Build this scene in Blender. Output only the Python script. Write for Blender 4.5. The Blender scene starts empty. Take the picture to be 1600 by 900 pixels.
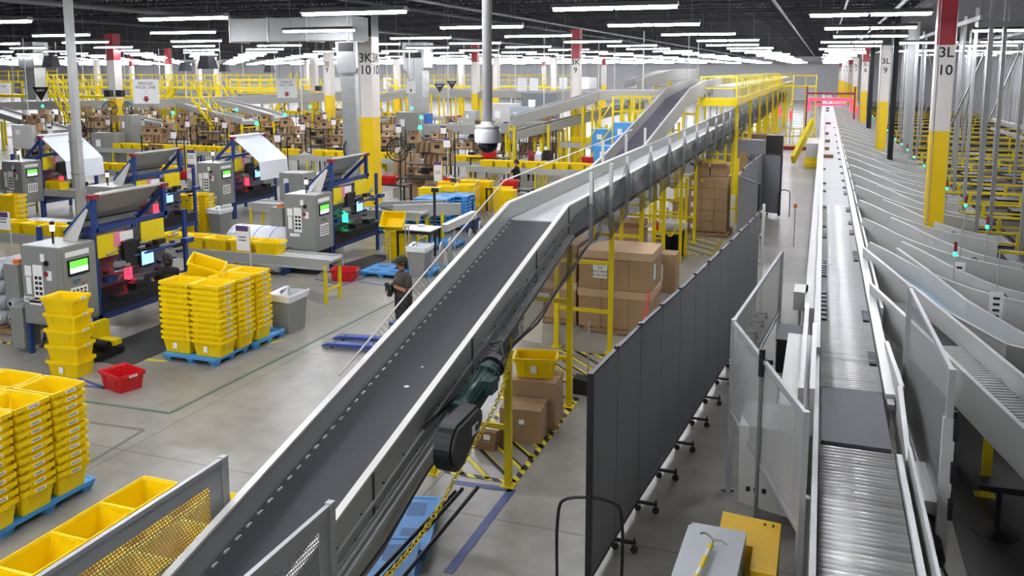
import bpy, math, random
from mathutils import Vector, Matrix, Euler
R = random.Random(7)
C = bpy.context.scene.collection
PI = math.pi
# ---------------------------------------------------------------- camera numbers (image taken as 1600x900)
F = 1350.; CX = 800.; CY = 296.; HZ = 110.; VPX = 1289.; H = 5.4
PIT = math.atan((CY-HZ)/F)
YAW = math.atan((VPX-CX)*math.cos(PIT)/F)
fw = Vector((-math.sin(YAW)*math.cos(PIT), math.cos(YAW)*math.cos(PIT), -math.sin(PIT)))
rt = Vector((math.cos(YAW), math.sin(YAW), 0)); up = rt.cross(fw)
EYE = Vector((0, 0, H))
def ray(px, py): return fw + rt*((px-CX)/F) - up*((py-CY)/F)
def az(px, py, h=0.): d = ray(px, py); return EYE + d*((h-H)/d.z)
def aY(px, py, Y): d = ray(px, py); return EYE + d*(Y/d.y)
def aX(px, py, X): d = ray(px, py); return EYE + d*(X/d.x)
cd = bpy.data.cameras.new('camera'); cam = bpy.data.objects.new('camera', cd); C.objects.link(cam)
cam.location = EYE
m3 = Matrix((rt, up, -fw)).transposed(); cam.rotation_euler = m3.to_euler()
cd.sensor_fit = 'HORIZONTAL'; cd.sensor_width = 36; cd.lens = F/1600*36
cd.shift_x = 0; cd.shift_y = -(450-CY)/1600; cd.clip_start = .1; cd.clip_end = 600
bpy.context.scene.camera = cam
# ---------------------------------------------------------------- materials
def lin(hx):
    v = [int(hx[i:i+2], 16)/255 for i in (0, 2, 4)]
    return tuple(x/12.92 if x <= .04045 else ((x+.055)/1.055)**2.4 for x in v) + (1,)
MT = {}
def M(name, hx, rough=.5, metal=0., var=.12, scale=4., bump=0., spec=.5, stretch=None, emit=0., alpha=None):
    if name in MT: return MT[name]
    m = bpy.data.materials.new(name); m.use_nodes = True; MT[name] = m
    nt = m.node_tree; N = nt.nodes; L = nt.links; b = N['Principled BSDF']
    c = lin(hx)
    b.inputs['Roughness'].default_value = rough; b.inputs['Metallic'].default_value = metal
    b.inputs['Specular IOR Level'].default_value = spec
    b.inputs['Base Color'].default_value = c
    if var > 0 or bump > 0:
        tc = N.new('ShaderNodeTexCoord'); mp = N.new('ShaderNodeMapping'); no = N.new('ShaderNodeTexNoise')
        L.new(tc.outputs['Object'], mp.inputs[0]); L.new(mp.outputs[0], no.inputs['Vector'])
        if stretch: mp.inputs['Scale'].default_value = stretch
        no.inputs['Scale'].default_value = scale; no.inputs['Detail'].default_value = 4
        if var > 0:
            r = N.new('ShaderNodeMix'); r.data_type = 'RGBA'
            r.inputs['A'].default_value = tuple(x*(1-var*1.6) for x in c[:3])+(1,)
            r.inputs['B'].default_value = tuple(min(1, x*(1+var)) for x in c[:3])+(1,)
            L.new(no.outputs['Fac'], r.inputs['Factor']); L.new(r.outputs['Result'], b.inputs['Base Color'])
        if bump > 0:
            bp = N.new('ShaderNodeBump'); bp.inputs['Strength'].default_value = bump; bp.inputs['Distance'].default_value = .02
            L.new(no.outputs['Fac'], bp.inputs['Height']); L.new(bp.outputs[0], b.inputs['Normal'])
    if emit:
        b.inputs['Emission Color'].default_value = c; b.inputs['Emission Strength'].default_value = emit
    if alpha is not None: b.inputs['Alpha'].default_value = alpha
    return m
def perf(name, hx, freq, hole, axes=(1, 2), metal=.2, rough=.5, sx=1.):
    """metal sheet pierced with staggered holes (a real see-through pattern)"""
    m = M(name, hx, rough, metal, .06); nt = m.node_tree; N = nt.nodes; L = nt.links; b = N['Principled BSDF']
    tc = N.new('ShaderNodeTexCoord'); sp = N.new('ShaderNodeSeparateXYZ'); L.new(tc.outputs['Object'], sp.inputs[0])
    def mth(op, a, c=None):
        n = N.new('ShaderNodeMath'); n.operation = op
        for i, v in enumerate((a, c)):
            if v is None: continue
            if isinstance(v, (int, float)): n.inputs[i].default_value = v
            else: L.new(v, n.inputs[i])
        return n.outputs[0]
    u = mth('MULTIPLY', sp.outputs[axes[0]], freq*sx); v = mth('MULTIPLY', sp.outputs[axes[1]], freq)
    row = mth('FLOOR', v); off = mth('MULTIPLY', mth('MODULO', mth('ABSOLUTE', row), 2.), .5)
    fu = mth('SUBTRACT', mth('FRACT', mth('ADD', u, off)), .5); fv = mth('SUBTRACT', mth('FRACT', v), .5)
    d = mth('SQRT', mth('ADD', mth('MULTIPLY', fu, fu), mth('MULTIPLY', fv, fv)))
    L.new(mth('GREATER_THAN', d, hole), b.inputs['Alpha'])
    return m
def netmat(name, hx, freq, w, rough=.8):
    m = M(name, hx, rough, 0, 0); nt = m.node_tree; N = nt.nodes; L = nt.links; b = N['Principled BSDF']
    tc = N.new('ShaderNodeTexCoord'); sp = N.new('ShaderNodeSeparateXYZ'); L.new(tc.outputs['UV'], sp.inputs[0])
    outs = []
    for i in (0, 1):
        a = N.new('ShaderNodeMath'); a.operation = 'MULTIPLY'; L.new(sp.outputs[i], a.inputs[0]); a.inputs[1].default_value = freq
        f = N.new('ShaderNodeMath'); f.operation = 'FRACT'; L.new(a.outputs[0], f.inputs[0])
        g = N.new('ShaderNodeMath'); g.operation = 'LESS_THAN'; L.new(f.outputs[0], g.inputs[0]); g.inputs[1].default_value = w
        outs.append(g.outputs[0])
    x = N.new('ShaderNodeMath'); x.operation = 'MAXIMUM'; L.new(outs[0], x.inputs[0]); L.new(outs[1], x.inputs[1])
    L.new(x.outputs[0], b.inputs['Alpha'])
    return m
YEL = M('tote_yellow', 'FFD802', .42, 0, .04, 3, spec=.35); RED = M('tote_red', 'D21A22', .4, 0, .06)
PY = M('paint_yellow', 'EED400', .45, 0, .08, 2); BLUE = M('pallet_blue', '4C9BDC', .45, 0, .08); NAVY = M('navy_paint', '27427E', .4, .1, .1)
JBLUE = M('jack_blue', '35519A', .35, .1, .1)
GP = M('grey_paint', 'BABCB7', .42, .3, .07, 3); GPL = M('light_grey_paint', 'CFCFCA', .4, .2, .05); WP = M('white_paint', 'E4E3DE', .4, .0, .04)
GALV = M('galvanised_steel', 'B4B6B5', .38, .55, .12, 5); STEEL = M('worn_steel', '8F908D', .4, .5, .25, 7, stretch=(1, 1, 6))
CAB = M('cabinet_grey', '8E908B', .45, .1, .04); BLK = M('black_plastic', '141416', .45, 0, .1); DK = M('dark_steel', '2A2B2E', .5, .4, .15)
BELT = M('belt_rubber', '3A3B3E', .55, 0, .12, 3, stretch=(8, .6, 1)); BELT2 = M('belt_dark_violet', '4E4B55', .6, 0, .1, 3, stretch=(8, .5, 1))
ROLL = M('roller_steel', 'E6E6E3', .38, .15, .12, 6, stretch=(.6, 3, 1)); CARD = M('cardboard', 'AC8C67', .8, 0, .1, 3); CARD2 = M('cardboard_pale', 'CDAD88', .8, 0, .07, 3)
CARD3 = M('cardboard_dark', '8A6D4E', .8, 0, .12, 3); WOOD = M('pallet_wood', 'A98860', .8, 0, .25, 6, stretch=(1, 6, 6)); PAPER = M('paper_white', 'F2F1EE', .6, 0, .0)
INK = M('ink_black', '18181A', .6, 0, 0); DIVC = M('divider_fabric', '808184', .85, 0, .07, 2, stretch=(.6, .6, .15)); FILMW = M('film_white', 'E6EBF0', .35, 0, .04, 2)
FILMG = M('film_grey', 'B5B5AF', .35, 0, .1, 2); ORG = M('orange', 'D9701F', .5, 0, .05); PINK = M('pink_paper', 'F288A8', .6, 0, 0); RUB = M('rubber_mat', '3F4040', .7, 0, .1)
GREENL = M('green_lamp', '28F090', .4, 0, 0, emit=2.5); REDL = M('red_lamp', 'FF2A40', .4, 0, 0, emit=2.2); REDD = M('red_dark', '8C1F2C', .45, 0, .05)
SCRG = M('screen_green', '5FD040', .4, 0, 0, emit=.8); SCRB = M('screen_blue', '8CC4FF', .4, 0, 0, emit=.9); SCRW = M('screen_white', 'DDEBF2', .4, 0, 0, emit=.6)
BIN = M('bin_grey', '8A8B87', .5, 0, .05); BAG = M('bag_plastic', 'E3E5E6', .35, 0, .08, 9, bump=.6); SKIN = M('skin', 'A97455', .55, 0, .05); SKIN2 = M('skin_pale', 'D3A184', .55, 0, .05)
SHIRT = M('shirt_olive', '4A443C', .9, 0, .12, 9, bump=.4); TROU = M('trousers_dark', '252527', .85, 0, .12, 8, bump=.4); BSH = M('shirt_black', '151517', .85, 0, .1, 8, bump=.4)
HAIR = M('hair_dark', '241A15', .6, 0, .15, 20); COLW = M('column_white', 'DDD6CD', .5, 0, .03, 1.5); COLY = M('column_yellow', 'F0C800', .45, 0, .05, 1.5); COLR = M('column_red', '9E1B26', .45, 0, .05)
# ---------------------------------------------------------------- mesh builder
class MB:
    def __init__(s): s.v = []; s.f = []; s.m = []; s.mats = []; s.cur = 0; s.uv = None
    def mat(s, m):
        if m not in s.mats: s.mats.append(m)
        s.cur = s.mats.index(m); return s
    def add(s, vs, fs):
        b = len(s.v); s.v += [tuple(v) for v in vs]
        for f in fs: s.f.append(tuple(b+i for i in f)); s.m.append(s.cur)
        return s
    def bx(s, x0, x1, y0, y1, z0, z1):
        return s.add([(x0,y0,z0),(x1,y0,z0),(x1,y1,z0),(x0,y1,z0),(x0,y0,z1),(x1,y0,z1),(x1,y1,z1),(x0,y1,z1)],
                     [(0,3,2,1),(4,5,6,7),(0,1,5,4),(1,2,6,5),(2,3,7,6),(3,0,4,7)])
    def beam(s, p, q, w, h, upv=(0, 0, 1)):
        p = Vector(p); q = Vector(q); d = (q-p).normalized(); u = Vector(upv)
        if abs(d.dot(u)) > .99: u = Vector((0, 1, 0))
        a = d.cross(u).normalized()*(w/2); b = a.cross(d).normalized()*(h/2)
        return s.add([p-a-b, p+a-b, p+a+b, p-a+b, q-a-b, q+a-b, q+a+b, q-a+b], [(0,3,2,1),(4,5,6,7),(0,1,5,4),(1,2,6,5),(2,3,7,6),(3,0,4,7)])
    def cyl(s, p, q, r, n=12, r2=None):
        p = Vector(p); q = Vector(q); r2 = r if r2 is None else r2; d = (q-p).normalized(); u = Vector((0, 0, 1)) if abs(d.z) < .9 else Vector((1, 0, 0))
        a = d.cross(u).normalized(); b = a.cross(d); vs = []
        for c, rr in ((p, r), (q, r2)):
            for i in range(n): t = 2*PI*i/n; vs.append(c + a*(math.cos(t)*rr) + b*(math.sin(t)*rr))
        return s.add(vs, [(i, (i+1) % n, n+(i+1) % n, n+i)[::-1] for i in range(n)] + [tuple(range(n)), tuple(range(2*n-1, n-1, -1))])
    def tube(s, pts, r, n=8):
        pts = [Vector(p) for p in pts]; vs = []; pa = None
        for k, p in enumerate(pts):
            d = (pts[min(k+1, len(pts)-1)] - pts[max(k-1, 0)]).normalized()
            if pa is None: pa = d.cross(Vector((0, 0, 1)) if abs(d.z) < .9 else Vector((1, 0, 0))).normalized()
            else: pa = (pa - d*pa.dot(d)).normalized()
            b = d.cross(pa)
            for i in range(n): t = 2*PI*i/n; vs.append(p + pa*(math.cos(t)*r) + b*(math.sin(t)*r))
        fs = [(k*n+i, k*n+(i+1) % n, (k+1)*n+(i+1) % n, (k+1)*n+i) for k in range(len(pts)-1) for i in range(n)]
        return s.add(vs, fs + [tuple(range(n-1, -1, -1)), tuple((len(pts)-1)*n+i for i in range(n))])
    def loft(s, rings, c0=True, c1=True):
        n = len(rings[0]); vs = [v for r in rings for v in r]
        fs = [(k*n+i, k*n+(i+1) % n, (k+1)*n+(i+1) % n, (k+1)*n+i) for k in range(len(rings)-1) for i in range(n)]
        if c0: fs.append(tuple(range(n-1, -1, -1)))
        if c1: fs.append(tuple((len(rings)-1)*n+i for i in range(n)))
        return s.add(vs, fs)
    def lathe(s, prof, c=(0, 0, 0), n=20):
        return s.loft([[(c[0]+r*math.cos(2*PI*i/n), c[1]+r*math.sin(2*PI*i/n), c[2]+z) for i in range(n)] for r, z in prof])
    def prism(s, poly, ax, lo, hi):
        def P(u, v, w): return {'x': (w, u, v), 'y': (u, w, v), 'z': (u, v, w)}[ax]
        return s.loft([[P(u, v, lo) for u, v in poly], [P(u, v, hi) for u, v in poly]])
    def quad(s, a, b, c, d): return s.add([a, b, c, d], [(0, 1, 2, 3)])
    def slab(s, pts, n, t):
        """thin solid sheet over a polygon, thickness t along n"""
        n = Vector(n).normalized()*t; pts = [Vector(p) for p in pts]
        return s.loft([pts, [p+n for p in pts]])
    def mesh(s, name, smooth=False):
        me = bpy.data.meshes.new(name); me.from_pydata(s.v, [], s.f)
        for m in s.mats: me.materials.append(m)
        me.polygons.foreach_set('material_index', s.m)
        if smooth: me.polygons.foreach_set('use_smooth', [True]*len(s.f))
        me.update()
        return me
    def build(s, name, parent=None, mat=None, smooth=False, loc=None, rz=0.):
        if mat is not None: s.mats = [mat]; s.m = [0]*len(s.f)
        o = bpy.data.objects.new(name, s.mesh(name, smooth)); C.objects.link(o)
        if parent is not None: o.parent = parent; kid(parent, o)
        if loc is not None: o.location = loc
        o.rotation_euler.z = rz
        return o
def tag(o, label=None, cat=None, group=None, kind=None):
    if label: o['label'] = label
    if cat: o['category'] = cat
    if group: o['group'] = group
    if kind: o['kind'] = kind
    return o
def thing(name, label, cat, loc=(0, 0, 0), rz=0., group=None):
    o = bpy.data.objects.new(name, None); C.objects.link(o); o.location = loc; o.rotation_euler.z = rz; o.empty_display_size = .1
    return tag(o, label, cat, group)
def dup(o, loc=None, rz=None, label=None, group=None, parent=None):
    c = o.copy(); C.objects.link(c)
    if parent is not None: c.parent = parent
    if loc is not None: c.location = loc
    if rz is not None: c.rotation_euler.z = rz
    if label: c['label'] = label
    if group: c['group'] = group
    for ch in KIDS.get(o.name, ()): kid(c, dup(ch, parent=c))
    return c
KIDS = {}
def kid(p, c): KIDS.setdefault(p.name, []).append(c)
def text(s, size, mat, parent, loc, rot, name='lettering', bold=0.):
    cu = bpy.data.curves.new(name, 'FONT'); cu.body = s; cu.size = size; cu.align_x = 'CENTER'; cu.align_y = 'CENTER'; cu.extrude = .002; cu.offset = bold
    t = bpy.data.objects.new('tmp', cu); C.objects.link(t); bpy.context.view_layer.update()
    me = bpy.data.meshes.new_from_object(t.evaluated_get(bpy.context.evaluated_depsgraph_get())); C.objects.unlink(t); bpy.data.objects.remove(t)
    me.materials.clear(); me.materials.append(mat); o = bpy.data.objects.new(name, me); C.objects.link(o); o.parent = parent; kid(parent, o)
    o.location = loc; o.rotation_euler = rot
    return o
def ordn(k): return ['', 'topmost', 'second', 'third', 'fourth', 'fifth', 'sixth', 'seventh', 'eighth', 'ninth', 'tenth', 'eleventh', 'twelfth', 'thirteenth', 'fourteenth', 'fifteenth', 'sixteenth', 'seventeenth', 'eighteenth', 'nineteenth', 'twentieth', '21st', '22nd', '23rd', '24th', '25th', '26th', '27th', '28th', '29th', '30th', '31st', '32nd', '33rd', '34th', '35th', '36th', '37th', '38th', '39th', '40th'][k]
# ---------------------------------------------------------------- the building
def S(name, mb, mat=None, parent=None):
    o = mb.build(name, parent, mat)
    if parent is None: o['kind'] = 'structure'
    return o
YB = 165.; XL = -190.; XR = 15.; ZC = 8.7
fl = M('concrete_floor', 'A4A29D', .3, 0, 0, spec=.4)
nt = fl.node_tree; N = nt.nodes; L = nt.links; b = N['Principled BSDF']
tc = N.new('ShaderNodeTexCoord'); n1 = N.new('ShaderNodeTexNoise'); n1.inputs['Scale'].default_value = .35; n1.inputs['Detail'].default_value = 8; n1.inputs['Roughness'].default_value = .62
n2 = N.new('ShaderNodeTexNoise'); n2.inputs['Scale'].default_value = 3.; n2.inputs['Detail'].default_value = 6
L.new(tc.outputs['Object'], n1.inputs['Vector']); L.new(tc.outputs['Object'], n2.inputs['Vector'])
mx = N.new('ShaderNodeMix'); mx.data_type = 'FLOAT'; mx.inputs[0].default_value = .35; L.new(n1.outputs['Fac'], mx.inputs[2]); L.new(n2.outputs['Fac'], mx.inputs[3])
cr = N.new('ShaderNodeValToRGB'); cr.color_ramp.elements[0].position = .3; cr.color_ramp.elements[0].color = lin('7B7971'); cr.color_ramp.elements[1].position = .65; cr.color_ramp.elements[1].color = lin('A9A599')
L.new(mx.outputs[0], cr.inputs[0])
bk = N.new('ShaderNodeTexBrick'); bk.offset = 0; bk.inputs['Scale'].default_value = 1; bk.inputs['Brick Width'].default_value = 4.6; bk.inputs['Row Height'].default_value = 4.6; bk.inputs['Mortar Size'].default_value = .012
bk.inputs['Color1'].default_value = bk.inputs['Color2'].default_value = (1, 1, 1, 1); bk.inputs['Mortar'].default_value = (.55, .55, .55, 1); L.new(tc.outputs['Object'], bk.inputs['Vector'])
ml = N.new('ShaderNodeMix'); ml.data_type = 'RGBA'; ml.blend_type = 'MULTIPLY'; ml.inputs[0].default_value = 1; L.new(cr.outputs[0], ml.inputs['A']); L.new(bk.outputs[0], ml.inputs['B'])
L.new(ml.outputs['Result'], b.inputs['Base Color'])
rr = N.new('ShaderNodeMapRange'); rr.inputs[3].default_value = .22; rr.inputs[4].default_value = .42; L.new(n2.outputs['Fac'], rr.inputs[0]); L.new(rr.outputs[0], b.inputs['Roughness'])
S('floor_dark_sheet', MB().bx(1.7, 14.95, 4.5, 140, 0, .015), M('sheet_dark', '3B3835', .5, 0, .2, 1.5))  # dark sheet added over the concrete to lower floor brightness around the chutes
floor = S('floor', MB().bx(XL, XR, -42, YB, -.2, 0), fl)
wm = M('wall_panel', 'D9DADB', .6, 0, .03, .5)
S('wall_back', MB().bx(XL, XR, YB, YB+.3, 0, ZC+.3), wm)
S('wall_left', MB().bx(XL-.3, XL, -42, YB+.3, 0, ZC+.3), wm)
wr = MB()
for k in range(208):                                        # ribbed cladding
    y = -42+k; wr.add([(XR, y, 0), (XR, y+.7, 0), (XR+.12, y+.75, 0), (XR+.12, y+.95, 0), (XR, y+1, 0), (XR, y, ZC), (XR, y+.7, ZC), (XR+.12, y+.75, ZC), (XR+.12, y+.95, ZC), (XR, y+1, ZC)], [(0, 1, 6, 5), (1, 2, 7, 6), (2, 3, 8, 7), (3, 4, 9, 8)])
wr.bx(XR+.12, XR+.4, -42, YB+.3, 0, ZC+.3)
S('wall_right', wr, M('wall_ribbed', 'C4C4C8', .55, .1, .05, .8))
S('wall_front', MB().bx(XL, XR, -42.3, -42, 0, ZC+.3), wm)
ceil = S('ceiling', MB().bx(XL, XR, -42.3, YB+.3, ZC, ZC+.3), M('roof_deck', '8E8E94', .8, 0, .25, .7))
jm = M('joist_steel', '24242A', .6, .2, .1)
j = MB(); x0, x1 = -150., 3.2
j.bx(x0, x1, -.05, .05, 8.6, 8.68); j.bx(x0, x1, -.05, .05, 7.75, 7.82)
x = x0
while x < x1-.9:
    j.beam((x, 0, 7.8), (x+.5, 0, 8.62), .045, .045, (0, 1, 0)); j.beam((x+.5, 0, 8.62), (x+1., 0, 7.8), .045, .045, (0, 1, 0)); x += 1.
jme = j.mesh('joist'); jme.materials.append(jm)
y = 6.
k = 0
while y < 160:
    o = bpy.data.objects.new('joist', jme); C.objects.link(o); o.parent = ceil; o.location = (0, y, 0); y += 1.75 if y < 60 else 3.5
gir = MB()
for gy in (0,):
    gir.bx(-.09, .09, -5, 160, 7.6, 7.68); gir.bx(-.09, .09, -5, 160, 8.55, 8.63)
    yy = -5.
    while yy < 158: gir.beam((0, yy, 7.64), (0, yy+1.6, 8.6), .08, .08, (1, 0, 0)); gir.beam((0, yy+1.6, 8.6), (0, yy+3.2, 7.64), .08, .08, (1, 0, 0)); yy += 3.2
gme = gir.mesh('girder'); gme.materials.append(jm)
for gx in (3.05, -14.6, -32.5, -50.5, -68.5, -86.5):
    o = bpy.data.objects.new('girder', gme); C.objects.link(o); o.parent = ceil; o.location = (gx, 0, 0)
# cable trays, pipes under the roof
pp = MB()
for X_, r_, z_ in ((-1.6, .05, 7.55), (-12.2, .06, 7.6), (-22, .09, 7.4), (.6, .04, 7.7), (2.2, .06, 7.5)): pp.cyl((X_, 2, z_), (X_, 160, z_), r_, 8)
S('ceiling_pipes', pp, M('pipe_steel', '6E6E70', .5, .4, .1), ceil)
# ---------------------------------------------------------------- strip lights
LAMP = M('lamp_tube', 'F4F6FF', .5, 0, 0, emit=1.)
LAMP.node_tree.nodes['Principled BSDF'].inputs['Emission Strength'].default_value = 60.
hm = MB().prism([(-.14, 0.), (.14, 0.), (.06, .09), (-.06, .09)], 'x', -1.24, 1.24); hm.cyl((-1., 0, .09), (-1., 0, 1.1), .006, 4); hm.cyl((1., 0, .09), (1., 0, 1.1), .006, 4)
def make_light():
    t = thing('pendant_light', 'x', 'ceiling light')
    hm.build('housing', t, M('fixture_grey', '77797C', .5, .2, 0))
    for s in (-1, 1): MB().bx(s*.62-.585, s*.62+.585, -.075, .075, -.055, -.002).build('lamp_tube', t, LAMP)
    return t
ZL = 6.62; first = make_light(); cells = []
for r in range(-9, 21):
    y = 16.3 + 6.5*r
    for c in range(0, 34):
        x = 1.15 - 5.2*c + .15*((r*7+c*3) % 5-2)
        if x < -max(y, 12)*1.24-4: continue
        if y < 0 and x < -30: continue
        if c == 0 and -6 < y+4.2 < 13: continue
        cells.append((x*x+y*y if y > 0 else 1e4+0*y, x, y + (4.2 if c == 0 else 0) + ((c % 2)*.4), r, c))
for k, (px, py, Yv) in enumerate([(1447, 85, 42), (1430, 91, 60), (1443, 100, 75), (1453, 93, 58), (1514, 94, 60), (1544, 91, 48), (1581, 88, 42), (1530, 100, 80), (1550, 99, 70), (1572, 97, 64), (1590, 60, 30)]):
    p_ = aY(px, py, Yv); cells.append((p_.x**2+Yv*Yv, p_.x, Yv, k, -1))
cells.sort()
stuff = MB(); used = 0
for n, (d_, x, y, r, c) in enumerate(cells):
    if n < 340:
        if c == 0: lb = 'white twin-tube strip light over the roller conveyor aisle, %s in its row from the camera' % ordn(min(r+10, 40)).replace('topmost', 'nearest')
        elif c < 0: lb = 'white twin-tube strip light hanging among the grey steel uprights by the ribbed wall'
        elif y < 95: lb = 'white twin-tube strip light, row %d back from the camera, %s leftward from the aisle row' % (r+10, ordn(c).replace('topmost', 'first'))
        else: lb = 'small distant strip light in the dense rows under the far roof'
        o = first if not used else dup(first)
        used = 1; o.location = (x, y, ZL); tag(o, lb, None, 'ceiling strip lights')
        if lb.startswith('small'): o['group'] = 'distant ceiling strip lights'
        if c < 0: o['group'] = 'strip lights among the uprights'
    else:
        stuff.mat(LAMP).bx(x-1.2, x+1.2, y-.075, y+.075, ZL-.055, ZL-.002); stuff.mat(MT['fixture_grey']).bx(x-1.24, x+1.24, y-.14, y+.14, ZL, ZL+.09)
if stuff.v: tag(stuff.build('pendant_light'), 'farthest strip lights merging into one white band below the roof', 'ceiling light', kind='stuff')
w = bpy.data.worlds.new('world'); bpy.context.scene.world = w; w.use_nodes = True; w.node_tree.nodes['Background'].inputs[0].default_value = (.02, .02, .02, 1)
# ---------------------------------------------------------------- floor tape (marks on the floor)
TG = M('tape_green', '51705F', .5, 0, .15, 6); TB = M('tape_blue', '44568F', .5, 0, .15, 6); TY = M('tape_yellow', 'E3D21A', .5, 0, .1, 6)
def tape(name, p, q, mat, w_=.07):
    p = Vector((p[0], p[1], .002)); q = Vector((q[0], q[1], .002)); d = (q-p).normalized(); a = Vector((-d.y, d.x, 0))*w_/2
    o = MB().slab([p-a, q-a, q+a, p+a], (0, 0, 1), .002).build(name, floor, mat); return o
tape('green_tape', az(265, 646), (-9.3, 18.2), TG); tape('green_tape', az(265, 646), az(130, 627), TG); tape('green_tape', (-8.9, 3.), az(225, 672), M('tape_grey', '77786F', .6, 0, .2), .06); tape('green_tape', az(225, 672), az(140, 660), MT['tape_grey'], .06)
tape('blue_tape', az(120, 590), az(165, 607), TB); tape('blue_tape', az(165, 607), az(110, 600), TB)
tape('blue_tape', az(700, 895), az(800, 765), TB, .11); tape('blue_tape', az(800, 766), az(705, 753), TB, .11)
tape('blue_tape', az(492, 436), az(535, 446), TB, .06); tape('blue_tape', az(535, 446), az(598, 424), TB, .06); tape('blue_tape', az(560, 440), az(615, 448), TB, .06)
tape('yellow_tape', az(177, 559), az(244, 530), TY, .06); tape('yellow_tape', az(175, 556), az(262, 565), TY, .1)
tape('yellow_tape', az(545, 415), az(600, 400), TY, .05); tape('yellow_tape', az(570, 428), az(606, 415), TY, .08); tape('yellow_tape', az(400, 540), az(445, 531), TY, .06)
# black and yellow hatched patches
hz = M('hazard_tape', 'E3D22C', .5, 0, 0); nt = hz.node_tree; N = nt.nodes; L = nt.links; b = N['Principled BSDF']
tc = N.new('ShaderNodeTexCoord'); wv = N.new('ShaderNodeTexWave'); wv.wave_type = 'BANDS'; wv.bands_direction = 'DIAGONAL'; wv.inputs['Scale'].default_value = 2.6; L.new(tc.outputs['Object'], wv.inputs['Vector'])
gt = N.new('ShaderNodeValToRGB'); gt.color_ramp.interpolation = 'CONSTANT'; gt.color_ramp.elements[0].color = lin('1C1C1C'); gt.color_ramp.elements[1].position = .5; gt.color_ramp.elements[1].color = lin('E3D22C')
L.new(wv.outputs['Fac'], gt.inputs[0]); L.new(gt.outputs[0], b.inputs['Base Color'])
def hatch(x0, x1, y0, y1, n, name='hazard_tape'):
    for (p, q) in (((x0, y0), (x1, y0)), ((x1, y0), (x1, y1)), ((x1, y1), (x0, y1)), ((x0, y1), (x0, y0))): tape(name, p, q, hz, .09)
    W = x1-x0; Hh = y1-y0; k = .25
    while k < W+Hh:
        a = (x0+min(k, W), y0+max(0, k-W)); c = (x0+max(0, k-Hh), y0+min(k, Hh)); tape(name, a, c, hz, .08); k += (W+Hh)/n
hatch(-4.6, -3.62, 10.15, 13.3, 11); hatch(-4.6, -3.45, 14.0, 15.6, 8); hatch(-3.9, -2.85, 25.4, 28, 10)
hatch(-15.9, -14.3, 12.3, 13.6, 2)
# ================================================================ generic belt conveyor along a polyline
def conveyor(name, label, pts, w, gh, legs=(), bed=None, side=None, leg=None, th=.22, group=None, gin=.0, top=None, legw=.08, zfloor=0.):
    """pts: centre line of the belt surface; gh: guard height above the belt"""
    pts = [Vector(p) for p in pts]; t = thing(name, label, 'conveyor', pts[0]*1., group=group); o0 = pts[0]
    P = [p-o0 for p in pts]; nr = []
    for i in range(len(P)):
        d = (P[min(i+1, len(P)-1)]-P[max(i-1, 0)]); d.z = 0; d.normalize(); nr.append(Vector((-d.y, d.x, 0)))
    zz = Vector((0, 0, 1))
    def strip(off0, off1, z0, z1, mat, nm):
        m = MB(); m.loft([[P[i]+nr[i]*off0+zz*z0, P[i]+nr[i]*off1+zz*z0, P[i]+nr[i]*off1+zz*z1, P[i]+nr[i]*off0+zz*z1] for i in range(len(P))]); return m
    strip(-w/2, w/2, -.04, 0, None, 0).build('belt', t, bed or BELT)
    m = strip(-w/2-.03, w/2+.03, -th, -.05, None, 0); m.build('frame', t, side or GP)
    for s in (-1, 1):
        a, b_ = sorted((s*w/2, s*(w/2+.035)))
        m = strip(a, b_, -th*.9, gh, None, 0); m.mat(WP)
        m.loft([[P[i]+nr[i]*(a-.012)+zz*gh, P[i]+nr[i]*(b_+.012)+zz*gh, P[i]+nr[i]*(b_+.012)+zz*(gh+.02), P[i]+nr[i]*(a-.012)+zz*(gh+.02)] for i in range(len(P))])
        m.mats = [side or GP, top or GPL]; g = m.build('side_guard', t); me = g.data
        nq = (len(P)-1)*4+2
        me.polygons.foreach_set('material_index', [0]*nq + [1]*(len(me.polygons)-nq))
    for (x, y, zt) in legs:
        m = MB()
        for s in (-1, 1):
            c = Vector((x, y, 0))-o0
            i = min(range(len(P)), key=lambda k: (pts[k].xy-Vector((x, y))).length)
            q = c+nr[i]*s*(w/2+.05); m.bx(q.x-legw/2, q.x+legw/2, q.y-legw/2, q.y+legw/2, -o0.z+zfloor, zt-o0.z)
            m.bx(q.x-legw, q.x+legw, q.y-legw, q.y+legw, -o0.z+zfloor, -o0.z+zfloor+.015)
        a = c+nr[i]*(w/2+.05); b_ = c-nr[i]*(w/2+.05)
        for zf in (.45, .92): z_ = zfloor+(zt-zfloor)*zf-o0.z; m.beam((a.x, a.y, z_), (b_.x, b_.y, z_), .05, .07)
        m.build('support_leg', t, leg or PY)
    return t
# ================================================================ the big incline conveyor
XLg, XRg = -4.72, -3.78; BWc = (XLg+XRg)/2; BW = XRg-XLg
ztop = lambda y: (1.38+.2325*(y-5)) if y < 13.05 else 3.255
inc = thing('incline_conveyor', 'long grey conveyor with black belt climbing from the lower left foreground to the yellow platform', 'conveyor', (BWc, 2, 0))
o0 = Vector((BWc, 2, 0))
def loc(x, y, z): return (x-o0.x, y-o0.y, z)
ys = [1.5, 5, 9, 13.05]; ysl = [13.05, 20, 40, 70, 104]
MB().loft([[loc(XLg+.02, y, ztop(y)-.27), loc(XRg-.02, y, ztop(y)-.27), loc(XRg-.02, y, ztop(y)-.31), loc(XLg+.02, y, ztop(y)-.31)] for y in ys]).build('belt', inc, BELT)
rb = MB().loft([[loc(XLg+.02, y, ztop(y)-.25), loc(XRg-.02, y, ztop(y)-.25), loc(XRg-.02, y, ztop(y)-.31), loc(XLg+.02, y, ztop(y)-.31)] for y in ysl])
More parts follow.
